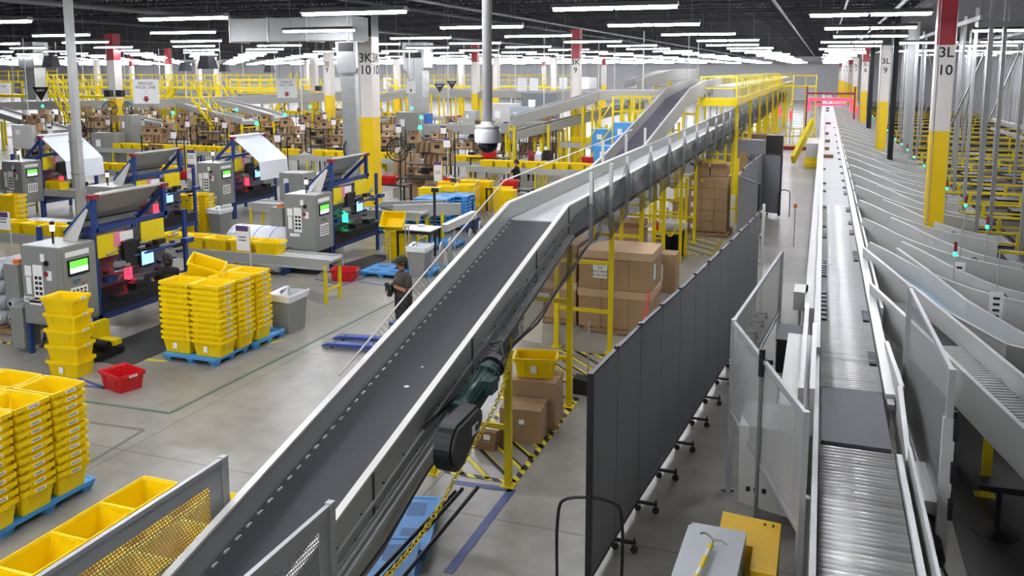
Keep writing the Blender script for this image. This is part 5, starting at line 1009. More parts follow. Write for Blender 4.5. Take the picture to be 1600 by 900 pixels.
hsign(228, 143, 33, 1.25, 1.15, [('SINGLES', .2, .38), ('PACK LINE', .2, .19), ('3', .15, 0)], 'hanging white sign reading SINGLES PACK LINE with a red arrow', True)
hsign(448, 138, 36, .95, .92, [('SINGLES', .15, .3), ('PICK LINE', .15, .15), ('4', .12, 0)], 'smaller hanging sign with red arrow left of the duct', True)
hsign(642, 134, 42, .5, .8, [('SINGLES', .09, .3), ('5', .1, 0)], 'narrow hanging sign with red arrow right of the broad column', True)
hsign(6, 138, 36, .8, .6, [('PACK', .12, .1)], 'hanging white sign cut by the left edge')
for i, (px, py, Yv, w_) in enumerate(((64, 147, 30, .8), (687, 138, 45, .65), (706, 133, 50, .65))): hsign(px, py, Yv, w_, w_*.8, [('SAFETY', w_*.14, w_*.2)], ['black triangular hanging sign at left before the duct', 'black triangular hanging sign, left of the middle pair', 'black triangular hanging sign, right of the middle pair'][i], tri=True)
for i, (px, py, Yv) in enumerate(((525, 131, 60), (816, 132, 60), (834, 132, 66), (914, 130, 70), (926, 130, 75), (605, 130, 70), (880, 130, 72))): hsign(px, py, Yv, .7, 1., [('%d' % (i+1), .3, .2)] if 0 else [], 'small far white hanging sign, %s from the left' % ordn(sorted([525, 605, 816, 834, 880, 914, 926]).index(px)+1).replace('topmost', 'first'))
# ceiling lamps cases (speakers)
for i, (px, py, Yv, w_) in enumerate(((80, 96, 36, .7), (324, 97, 36, .75), (115, 103, 50, .7), (289, 104, 50, .7), (421, 107, 60, .7), (351, 106, 60, .7))):
    p = aY(px, py, Yv); t = thing('hanging_speaker', 'black tapered speaker box hanging under the roof, %s' % ['front left', 'front right', 'second left', 'second right', 'far right', 'far middle'][i], 'speaker', (p.x, p.y, p.z-w_*.45)); MB().loft([rrect(w_*.5, w_*.5, .06, 0), rrect(w_*.36, w_*.36, .06, w_*.9)]).build('box', t, M('speaker_dark', '34343A', .6, .1, .1)); MB().cyl((0, 0, w_*.9), (0, 0, 8.6-p.z+w_*.45), .012, 5).build('hanger', t, DK)
# ================================================================ upper conveyors, mezzanine platform
SGU = M('guard_grey_warm', 'A5A49E', .45, .15, .06)
conveyor('incline_conveyor', 'grey belt conveyor climbing steeply behind the long run to the high platform', [(-5.2, 20.5, 2.35), (-5.2, 23.5, 2.75), (-5.2, 33, 4.35), (-5.2, 37, 4.6), (-5.2, 44, 4.65)], .85, .36, legs=[(-5.2, 26, 2.9), (-5.2, 30.5, 3.6), (-5.2, 35, 4.)], bed=BELT2, side=SGU)
t = thing('mezzanine_walkway', 'long yellow railed walkway high above the far end of the belt run', 'walkway', (-4.2, 37.6, 0)); MB().bx(-.73, .73, .05, 66, 4.0, 4.15).build('deck', t, GP); MB().bx(-.75, .75, 0, .05, 3.9, 4.25).build('edge_beam', t, PY); MB().bx(.73, .78, 0, 66, 3.95, 4.22).build('edge_beam', t, PY); m = MB()
for z in (4.65, 5.12):
    for x in (-.75, .75): m.bx(x-.025, x+.025, 0, 66, z-.025, z+.025)
    m.bx(-.75, .75, -.025, .025, z-.025, z+.025)
m.build('handrail', t, PY); k = 0
for x in (-.75, .75):
    y = 0.
    while y <= 66: MB().bx(x-.03, x+.03, y-.03, y+.03, 4.2, 5.12).build('baluster', t, PY) if y < 40 else None; y += 1.5
[MB().bx(x-.07, x+.07, y-.07, y+.07, 0, 3.95).build('column_leg', t, PY) for x in (-.7, .7) for y in range(1, 66, 7)]
MB().bx(-.6, .35, 2.5, 66, 4.15, 4.7).build('conveyor_cover', t, GPL)
t = thing('stair_tower', 'yellow railed stair landing far down the aisle', 'stairs', (-1.6, 76, 0)); m = MB(); [m.bx(-.9, .9, k*.28, k*.28+.3, k*.22, k*.22+.04) for k in range(18)]; m.build('steps', t, GPL); m = MB(); [m.beam((x, -.2, 1.0), (x, 5.0, 5.0), .06, .06) for x in (-.95, .95)]; [m.beam((x, -.2, .0), (x, 5.0, 4.0), .1, .25) for x in (-.95, .95)]; m.bx(-3, .95, 5, 5.1, 4.9, 5.0); m.bx(-3, .95, 5, 7, 3.9, 4.05); [m.bx(x, x+.08, 5, 5.08, 0, 5) for x in (-3, -2, -1, 0, .9)]; m.build('rail', t, PY)
t = thing('gate_barrier', 'yellow railing gate closing the far aisle', 'railing', (-1.8, 62, 0)); m = MB(); [m.bx(-1.4+k*.45, -1.34+k*.45, -.03, .03, 0, 1.5) for k in range(7)]; [m.bx(-1.4, 1.4, -.03, .03, z, z+.06) for z in (.3, .9, 1.45)]; m.build('railing', t, PY); MB().bx(-1.4, 1.4, -.05, .05, 0, .25).build('kick_board', t, REDD)
t = thing('yellow_stair', 'slanted yellow stair rail at the end of the aisle', 'stairs', (-.9, 52, 0)); m = MB().beam((-.6, 0, .3), (.3, 3.4, 2.3), .2, .5); m.build('stringer', t, PY); MB().bx(.1, .8, -.4, 4, 0, 1.3).build('white_block', t, GPL); m = MB(); [m.bx(.05, .85, -.45-.2*k, -.4-.2*k+.2, 0, .5-.12*k) for k in range(3)]; m.build('steps', t, PY)
# ladder platform in the middle
t = thing('access_platform', 'yellow access platform with ladder in the middle distance', 'platform', aY(992, 180, 40)); t.location.z = 0; m = MB().bx(-.9, .9, -.9, .9, 2.6, 2.95); [m.bx(x-.04, x+.04, y-.04, y+.04, 0, 4.2) for x in (-.85, .85) for y in (-.85, .85)]; [m.bx(x-.03, x+.03, -.88, -.82, 2.9, 4.2) for x in (-.4, 0, .4)]; [m.bx(-.9, .9, y-.03, y+.03, z, z+.06) for y in (-.87, .87) for z in (3.5, 4.15)]; m.build('platform', t, PY); m = MB(); [m.beam((x, -.9, 2.8), (x-1.9, -1.2, 0), .06, .06) for x in (-.9, -.3)]; m.beam((-.9, -.9, 3.9), (-2.7, -1.2, 1.), .05, .05); m.build('ladder', t, PY)
# grey cross conveyors of the middle distance
def P2(px, py, Yv): return tuple(aY(px, py, Yv))
SPEC = [('grey cross conveyor climbing right from the dome camera to the platform', [P2(800, 190, 42), P2(905, 160, 44), P2(935, 150, 45), P2(1040, 150, 46)], .9, .3),
        ('lower grey conveyor under the climbing cross conveyor', [P2(800, 212, 42), P2(880, 192, 44), P2(1000, 163, 48)], .7, .2),
        ('grey conveyor ramp leading up to the platform far behind', [P2(985, 137, 60), P2(1035, 122, 62), P2(1082, 118, 64)], 1.4, .5),
        ('long grey conveyor crossing high across the left background', [P2(-20, 168, 52), P2(250, 164, 52), P2(440, 156, 54), P2(545, 152, 55)], 1.0, .4),
        ('grey belt ramp sloping down right, left of the brown cartons', [P2(285, 162, 50), P2(350, 180, 46), P2(390, 189, 44)], .9, .15),
        ('second grey belt ramp sloping down right toward the far column', [P2(345, 158, 52), P2(400, 172, 48), P2(440, 184, 45)], .9, .15),
        ('grey belt ramp at far left sloping down under the white box', [P2(-10, 172, 46), P2(50, 190, 42), P2(90, 203, 40)], 1.2, .15),
        ('short grey belt ramp below the hanging sign', [P2(208, 185, 44), P2(232, 190, 42), P2(262, 196, 41)], .8, .15),
        ('dark grey belt ramp right of the far column', [P2(520, 172, 56), P2(545, 180, 52), P2(600, 186, 50)], .7, .15),
        ('curved grey conveyor left of the black triangle signs', [P2(590, 155, 60), P2(630, 146, 62), P2(680, 142, 64), P2(760, 150, 60)], .9, .3),
        ('long pale conveyor crossing behind the dome camera', [P2(640, 150, 70), P2(760, 148, 70), P2(990, 152, 66)], 1., .4),
        ('pale conveyor bench line behind the red totes', [P2(600, 205, 42), P2(700, 203, 44), P2(880, 199, 46)], 1.2, .3)]
for lb, pts, w_, gh in SPEC:
    lg = [(pts[i][0]*.5+pts[i+1][0]*.5, pts[i][1]*.5+pts[i+1][1]*.5, min(pts[i][2], pts[i+1][2])-.15) for i in range(len(pts)-1)]+[(p[0], p[1], p[2]-.2) for p in pts]
    conveyor('cross_conveyor', lb, pts, w_, gh, legs=lg, bed=GP, side=SGU, legw=.12)
# yellow railed walkways across the far left
def rail(label, px0, py0, px1, py1, Yv, h=1.1, posts=24, deck=True):
    a = aY(px0, py0, Yv); b_ = aY(px1, py1, Yv); t = thing('walkway', label, 'walkway', (a.x, Yv, 0)); L_ = b_.x-a.x; z = a.z; m = MB()
    for q in (h, h*.55): m.bx(0, L_, -.04, .04, z+q-.05, z+q+.05)
    m.build('handrail', t, PY); MB().bx(0, L_, -.06, 1.2, z-.25, z).build('deck', t, PY)
    for k in range(posts+1): x = L_*k/posts; MB().bx(x-.05, x+.05, -.04, .04, z, z+h).build('rail_post', t, PY)
    m = MB(); [m.bx(x-.08, x+.08, .4, .56, 0, z-.2) for x in [L_*k/6+.2 for k in range(7)]]; m.build('support_post', t, GP); return t
rail('long yellow railed walkway below the back wall at left', 70, 134, 425, 134, 66, posts=22); rail('nearer yellow railed walkway over the left conveyors', -30, 147, 330, 152, 56, posts=20); rail('yellow railed walkway behind the far left columns', 360, 142, 620, 136, 70, posts=16); rail('distant yellow walkway under the hanging signs', 600, 133, 900, 128, 100, h=1.3, posts=18); rail('far yellow walkway at the very left', -30, 126, 90, 126, 74, posts=8)
RG = random.Random(9)
for i, (px, py, Yv) in enumerate(((300, 168, 46), (265, 150, 54), (120, 150, 58), (455, 145, 60), (335, 143, 64), (560, 140, 66), (75, 150, 50))):
    p = aY(px, py, Yv); t = thing('yellow_stairs', 'yellow railed stair flight in the far background, %s from the left' % ordn(sorted([300, 265, 120, 455, 335, 560, 75]).index(px)+1).replace('topmost', 'first'), 'stairs', (p.x, Yv, 0)); z = p.z+.6; m = MB(); s = -1 if i % 2 else 1
    for y in (0, .9): m.beam((0, y, z), (s*3, y, 0.2), .06, .15); m.beam((0, y, z+1), (s*3, y, 1.2), .05, .05); [m.bx(s*k*.6-.03, s*k*.6+.03, y-.03, y+.03, z*(1-k/5), z*(1-k/5)+1) for k in range(6)]
    m.build('rail', t, PY); m = MB(); [m.bx(s*k*.25-.15, s*k*.25+.15, 0, .9, z*(1-k/12)-.03, z*(1-k/12)) for k in range(12)]; m.build('steps', t, PY)
# grey cabinets / white boxes of the middle distance
for i, (px, py, Yv, w_, h_, mt_, lb) in enumerate(((160, 206, 38, 1.7, 1.9, CAB, 'big grey cabinet left of the column with fans'), (197, 205, 39, .8, 1.8, CAB, 'grey cabinet right of the column with fans'), (636, 203, 42, 1.3, 1.9, CAB, 'grey cabinet with blue box right of the broad column'), (35, 214, 33, 1.4, 1.2, GPL, 'white box printer stand at far left'), (786, 190, 50, 1.8, 2.2, GPL, 'pale grey cabinet behind the dome camera'), (842, 172, 58, 2.6, 2.4, M('cab_dark', '6E7478', .5, .1, .04), 'dark grey cabinet behind the green lamps'), (812, 188, 46, 1.2, 1.5, M('cab_blueish', 'A9B2BC', .5, .1, .04), 'bluish grey cabinet right of the dome camera'), (820, 175, 62, 1.2, 1.8, GP, 'small grey cabinet at far middle'), (480, 152, 62, 1.8, 1.8, GP, 'grey switch cabinet above the conveyor left of the columns'), (734, 188, 50, .8, 1.2, GP, 'narrow grey cabinet left of the red topped column'), (945, 222, 40, 1.3, 1.2, BLUE, 'blue bin cart beside the access platform'), (952, 250, 34, 1.3, 1.1, BLUE, 'large blue tote cart before the long belt run'), (975, 215, 38, 1., 1.3, BLUE, 'blue tote stack behind the netting'), (660, 190, 46, .6, .9, M('box_blue', '2F6FC0', .5, 0, .1), 'bright blue box beside the grey cabinet'), (455, 292, 24, .9, .9, CAB, 'low grey cabinet behind the second packing machine'))):
    p = aY(px, py, Yv); t = thing('equipment_cabinet', lb, 'cabinet', (p.x, Yv, max(0, min(p.z-h_*.5, 2.0)) if i not in (0,) else 0)); z0 = 0
    base_z = t.location.z; t.location.z = 0
    MB().bx(-w_/2, w_/2, 0, .8, base_z, base_z+h_).build('body', t, mt_); MB().bx(-w_/2+.05, -.02, -.015, 0, base_z+.06, base_z+h_-.06).build('door', t, mt_); MB().bx(.02, w_/2-.05, -.015, 0, base_z+.06, base_z+h_-.06).build('door', t, mt_)
    m = MB(); [m.bx(s*(w_/2-.08)-.04, s*(w_/2-.08)+.04, y-.04, y+.04, 0, base_z) for s in (-1, 1) for y in (.08, .7)]
    if base_z > .02: m.build('stand', t, GP)
    MB().bx(-w_*.3, -w_*.1, -.02, -.015, base_z+h_*.6, base_z+h_*.8).build('label_plate', t, PAPER)
# fans
def fan(px, py, Yv, r_, label, stand=True, face=.6):
    p = aY(px, py, Yv); t = thing('drum_fan', label, 'fan', p, face); m = MB()
    for k in range(3): rr_ = r_*(1, .7, .4)[k]; m.tube([(rr_*math.cos(2*PI*i/28), -.08, rr_*math.sin(2*PI*i/28)) for i in range(29)], .012 if k else .03, 5)
    for k in range(16): a = 2*PI*k/16; m.cyl((0, -.1, 0), (r_*math.cos(a), -.08, r_*math.sin(a)), .006, 4); m.cyl((r_*math.cos(a), -.08, r_*math.sin(a)), (r_*.8*math.cos(a), .2, r_*.8*math.sin(a)), .006, 4)
    m.build('wire_guard', t, DK); m = MB()
    for k in range(4): a = 2*PI*k/4+.3; m.slab([(0, 0, 0), (r_*.85*math.cos(a-.25), .03, r_*.85*math.sin(a-.25)), (r_*.88*math.cos(a+.25), -.03, r_*.88*math.sin(a+.25))], (0, 1, 0), .01)
    m.build('blades', t, M('fan_blade', '8B7B55', .5, .2, .1)); MB().cyl((0, -.13, 0), (0, .3, 0), r_*.2, 16).build('motor', t, WP)
    if stand: MB().cyl((0, .2, -p.z+.03), (0, .2, -r_*.2), .03, 8).build('stand', t, DK); MB().lathe([(.35, -p.z), (.35, -p.z+.03), (.03, -p.z+.06)], (0, .2, 0), 16).build('base', t, DK)
    return t
fan(622, 234, 30, .44, 'large black drum fan right of the broad yellow column', face=.1); fan(548, 232, 31, .42, 'black drum fan turned sideways left of the broad yellow column', face=1.2); fan(172, 170, 41, .42, 'drum fan left of the red topped column'); fan(201, 170, 41, .42, 'drum fan right of the red topped column', face=-.2); fan(497, 180, 60, .5, 'drum fan on the far yellow column', face=.3)
for i, (px, py, Yv) in enumerate(((171, 146, 41), (189, 146, 41), (498, 138, 60))): p = aY(px, py, Yv); t = thing('column_speaker', 'black box mounted on a column, %s' % ['left of the pair by the fans', 'right of the pair by the fans', 'on the yellow column left of 3J 9'][i], 'speaker', p); MB().bx(-.22, .22, -.2, .1, -.2, .2).build('box', t, BLK); MB().bx(-.04, .04, .1, .3, -.03, .03).build('bracket', t, DK)
# ================================================================ packing stations: racks of cartons, tables, totes
CT = []
for w_, d_, h_, mt_ in ((.5, .35, .38, CARD), (.36, .3, .3, CARD3), (.6, .3, .44, CARD), (.4, .35, .26, CARD2)):
    m = MB(); m.mat(mt_).loft([[(-w_/2, -d_/2, 0), (w_/2, -d_/2, 0), (w_/2, d_/2, 0), (-w_/2, d_/2, 0)], [(-w_/2, -d_/2, h_), (w_/2, -d_/2, h_), (w_/2, d_/2, h_), (-w_/2, d_/2, h_)], [(-w_/2+.02, -d_/2+.02, h_), (w_/2-.02, -d_/2+.02, h_), (w_/2-.02, d_/2-.02, h_), (-w_/2+.02, d_/2-.02, h_)], [(-w_/2+.02, -d_/2+.02, .05), (w_/2-.02, -d_/2+.02, .05), (w_/2-.02, d_/2-.02, .05), (-w_/2+.02, d_/2-.02, .05)]])
    m.mat(CARD2).slab([(-w_/2, -d_/2, h_), (w_/2, -d_/2, h_), (w_/2-.03, -d_/2-.12, h_+.06), (-w_/2+.03, -d_/2-.12, h_+.06)], (0, 0, 1), .008); m.mat(INK).bx(-w_*.2, w_*.2, -d_/2-.003, -d_/2, h_*.4, h_*.75)
    me1 = m.mesh('carton'); m2 = MB(); m2.f = m.f; m2.v = m.v; CT.append((me1, w_))
m = MB(); m.mat(CARD)                                         # bundle of flat cartons on edge
for k in range(7): m.mat((CARD, CARD3, CARD2)[k % 3]).slab([(-.28+k*.085, -.2, 0), (-.28+k*.085, .2, 0), (-.2+k*.085, .2, .42), (-.2+k*.085, -.2, .42)], (1, 0, 0), .03)
CT.append((m.mesh('carton'), .7))
rk = None; RC = random.Random(31); ncart = 0; crowd = MB(); rows_ = [(33.4, -37.5, -14.5), (40.6, -46, -11.5), (45., -50, -13), (50.5, -54, -15), (56, -58, -30)]; WHI = M('poly_white', 'D9DADC', .5, 0, .1); prn = None
SHELF_Z = (.95, 1.45, 1.95)
for ri, (yv, xa, xb) in enumerate(rows_):
    x = xa; k = 0
    while x < xb:
        k += 1; skip_ = (ri == 0 and (k % 5 in (0, 2, 3))) or (ri > 0 and RC.random() < .16)
        if not skip_:
            lb = 'dark steel packing rack holding cartons, row %d back, %s from the left' % (ri+1, ordn(min(k, 40)).replace('topmost', 'first'))
            if rk is None:
                rk = thing('packing_rack', lb, 'rack', (x, yv, 0), group='packing racks of the middle floor')
                m = MB(); [m.bx(a-.02, a+.02, b_-.02, b_+.02, 0, 2.3) for a in (-1.05, 1.05) for b_ in (-.25, .25)]; m.build('upright_frame', rk, DK)
                for z in SHELF_Z: MB().bx(-1.05, 1.05, -.27, .27, z-.03, z).build('shelf', rk, DK)
                MB().bx(-1., 1., -.95, -.3, .86, .9).build('work_top', rk, M('worktop_black', '2E2D2C', .5, 0, .1)); m = MB(); [m.bx(a-.025, a+.025, -.9, -.85, 0, .86) for a in (-.95, .95)]; m.build('leg', rk, BLK)
                MB().bx(-.2, .2, -.5, -.45, 1.05, 1.32).build('monitor', rk, BLK); MB().cyl((.95, -.3, 0), (.95, -.3, 2.85), .018, 6).build('pole', rk, GPL); MB().bx(.78, 1.08, -.33, -.31, 2.2, 2.6).build('station_card', rk, PAPER); MB().bx(.78, 1.08, -.335, -.33, 2.5, 2.6).build('card_header', rk, M('purple_header', '5B4470', .5))
            else: dup(rk, (x, yv, 0), 0, lb)
            if (k+ri) % 3 == 0:
                t = thing('station_lamp', 'green status lamp on a pole over the packing racks, row %d, %s' % (ri+1, ordn(min(k, 40)).replace('topmost', 'first')), 'signal light', (x-.6, yv+.3, 0), group='green station lamps'); MB().cyl((0, 0, 0), (0, 0, 2.9), .02, 6).build('pole', t, GPL); MB().lathe([(0, 2.9), (.1, 2.9), (.06, 3.05), (0, 3.07)], n=10).build('lamp', t, GREENL)
            for si, z in enumerate(SHELF_Z+(2.32,)):
                a = -1.0; ci = 0
                while a < .8:
                    me, w_ = RC.choice(CT)
                    if RC.random() < (.62 if z < 2 else .35) and z < 2.4:
                        yy_ = yv+RC.uniform(-.06, .06); 
                        if ncart < 290:
                            o = bpy.data.objects.new('carton', me); C.objects.link(o); o.location = (x+a+w_/2, yy_, z); o.rotation_euler.z = RC.uniform(-.12, .12); ncart += 1
                            ci += 1; tag(o, 'brown carton, %s on shelf %d of rack %d in rack row %d back' % (ordn(ci).replace('topmost', 'first'), si+1, k, ri+1), 'carton', 'cartons on the packing racks')
                        else:
                            crowd.mat(RC.choice((CARD, CARD2, CARD3))); crowd.bx(x+a+.02, x+a+w_-.02, yy_-.16, yy_+.16, z, z+RC.uniform(.25, .42))
                    a += w_+RC.uniform(0, .06)
        elif ri > 0:
            t = thing('label_printer', 'pale label printer between packing racks, row %d, %s from the left' % (ri+1, ordn(min(k, 40)).replace('topmost', 'first')), 'printer', (x, yv, 0), group='printers between the packing racks'); MB().prism([(-.3, 1.0), (.3, 1.0), (.3, 1.3), (-.1, 1.42), (-.3, 1.3)], 'x', -.35, .35).build('printer_body', t, WHI); MB().bx(-.8, .8, -.35, .35, .93, 1.).build('stand_top', t, GP); m = MB(); [m.bx(a-.03, a+.03, b_-.03, b_+.03, 0, .93) for a in (-.7, .7) for b_ in (-.3, .3)]; m.build('leg', t, GP); MB().bx(.42, .75, -.2, .2, 1., 1.5).build('monitor', t, BLK)
        if (k+ri) % 2:
            t = thing('parcel_bag', 'white sack before the packing racks, row %d, %s from the left' % (ri+1, ordn(min(k, 40)).replace('topmost', 'first')), 'bag', (x+1.25, yv-.7, 0), group='white sacks by the packing racks'); MB().loft([rrect(.25, .2, .1, 0), rrect(.3, .25, .12, .4), rrect(.24, .2, .1, .8), rrect(.12, .1, .05, 1.0)]).build('sack', t, WHI, True); MB().cyl((0, 0, .95), (0, 0, 1.08), .06, 8).build('tied_neck', t, WHI)
        x += 2.55+(0.7 if k % 4 == 0 else 0)
tag(crowd.build('carton'), 'mass of brown cartons on the packing racks of the far rows', 'carton', kind='stuff')
# long conveyors with totes between the rack rows
tline('grey conveyor carrying a long row of yellow totes across the middle', -40, -12, 38.2, 1.05, [(-37.5, -30), (-29, -25.5), (-24.5, -19), (-18, -15.5)], ty='the long middle conveyor')
tline('grey conveyor with yellow totes in front of the rack rows', -33, -17, 29.9, 1.02, [(-31.6, -26)], ty='the front middle conveyor')
tline('grey conveyor with yellow totes right of the broad column', -15.2, -8.6, 36.5, 1.05, [(-14.6, -9.2)], ty='the conveyor right of the broad column')
tline('far grey conveyor with totes beside the access platform', -13, -6.6, 44, 1.6, [(-12.5, -7)], ty='the conveyor by the access platform', far=True)
tline('far conveyor with totes behind the rack rows', -62, -20, 61, 1.8, [(-55, -50), (-44, -40), (-33, -30)], ty='the farthest conveyor', far=True)
# red totes, chairs, misc at stations
for i, (px, py, h) in enumerate(((439, 274, .9), (607, 281, .9), (695, 285, .9), (797, 288, .9), (288, 272, .9), (765, 240, 1.3), (48, 265, .9), (715, 180, 1.2), (702, 181, 1.2), (920, 250, 1.1))):
    p = az(px, py+6, h); tote((p.x, p.y, h), .1, 'red tote on a packing bench, %s from the left among the red ones' % ordn(sorted([439, 607, 695, 797, 288, 765, 48, 715, 702, 920]).index(px)+1).replace('topmost', 'first'), 'red totes on the benches', red=True)
    t = thing('packing_bench', 'dark packing bench under a red tote, %s from the left' % ordn(sorted([439, 607, 695, 797, 288, 765, 48, 715, 702, 920]).index(px)+1).replace('topmost', 'first'), 'bench', (p.x, p.y, 0), group='dark benches under red totes'); MB().bx(-.9, .9, -.35, .35, h-.04, h).build('bench_top', t, DK); m = MB(); [m.bx(sx*.85-.03, sx*.85+.03, sy*.3-.03, sy*.3+.03, 0, h-.04) for sx in (-1, 1) for sy in (-1, 1)]; m.build('leg', t, BLK)
    MB().bx(.3, .8, -.2, .2, h*.4, h*.8).build('under_box', t, GP)
# open cartons in front of the fan, brown bag wall
for i, (px, py, dm, h) in enumerate(((643, 310, (.9, .7, .6), 0), (660, 290, (.8, .7, .7), 0), (735, 300, (1.3, .8, .6), 0))): p = az(px, py, 0); box((p.x, p.y, h), dm, ['open carton below the black fan', 'open carton behind the far totes', 'long open carton beside the seated packer'][i], open_=i < 2)
t = thing('carton_bundle', 'flat brown cartons tied with dark straps below the black fan', 'carton bundle', az(640, 290)); m = MB(); [m.slab([(-.9+k*.2, .0, .35), (-.1+k*.2, .0, .35), (-.15+k*.2, .1, 1.55), (-.85+k*.2, .1, 1.5)], (0, 1, 0), .04) for k in range(4)]; m.build('cartons', t, CARD); m = MB(); [m.beam((x, -.02, .4), (x+.25, .06, 1.5), .05, .02) for x in (-.6, 0, .35)]; m.build('strap', t, M('strap_purple', '3F3560', .6))
m = MB().bx(-.9, .8, -.1, .6, .3, .35); m.bx(-.85, -.8, 0, .5, 0, .3); m.bx(.7, .75, 0, .5, 0, .3); m.build('rack', t, DK)
# yellow information tripod and station cards nearer
for i, (px, py, Yv, h) in enumerate(((379, 372, 15.5, .55), (684, 268, 30, .75), (299, 245, 24, .5), (299, 268, 24, .5), (5, 345, 14, .4))):
    p = aY(px, py, Yv); t = thing('station_card', ['white and purple station card on a thin pole beside the near tote conveyor', 'white and purple station card on a pole near the far yellow totes', 'white card high on the thin pole between conveyors', 'white card low on the thin pole between conveyors', 'white card on a pole cut by the left edge'][i], 'sign card', (p.x, Yv, 0)); MB().bx(-.16, .16, -.01, .01, p.z-h/2, p.z+h/2).build('card', t, PAPER); MB().bx(-.16, .16, -.014, -.01, p.z+h/2-.12, p.z+h/2).build('header', t, M('purple_header', '5B4470')); MB().cyl((.17, .02, 0), (.17, .02, p.z+h/2), .012, 6).build('pole', t, GPL)
    m = MB(); [m.bx(-.1, .1, -.013, -.01, p.z-h*.1+k*.07, p.z-h*.1+k*.07+.02) for k in range(2)]; m.build('print', t, DK)
# far background thin verticals
hp_ = None
for i in range(26):
    px = [40, 90, 130, 195, 250, 290, 345, 380, 430, 470, 540, 605, 625, 640, 700, 725, 780, 805, 850, 880, 935, 960, 1005, 1075, 1090, 20][i]; Yv = 48+(i*7) % 30; p = aY(px, 120, Yv)
    lb = 'thin pale drop pole from roof to conveyor, %s in the middle distance' % ordn(i+1).replace('topmost', 'first')
    if hp_ is None: hp_ = thing('drop_pole', lb, 'pole', (p.x, Yv, 0), group='thin drop poles'); MB().cyl((0, 0, 1.2), (0, 0, 7.72), .035, 6).build('tube', hp_, GPL); MB().cyl((0, 0, 0), (0, 0, 1.2), .05, 8).build('lower_sleeve', hp_, GP)
    else: dup(hp_, (p.x, Yv, 0), 0, lb)
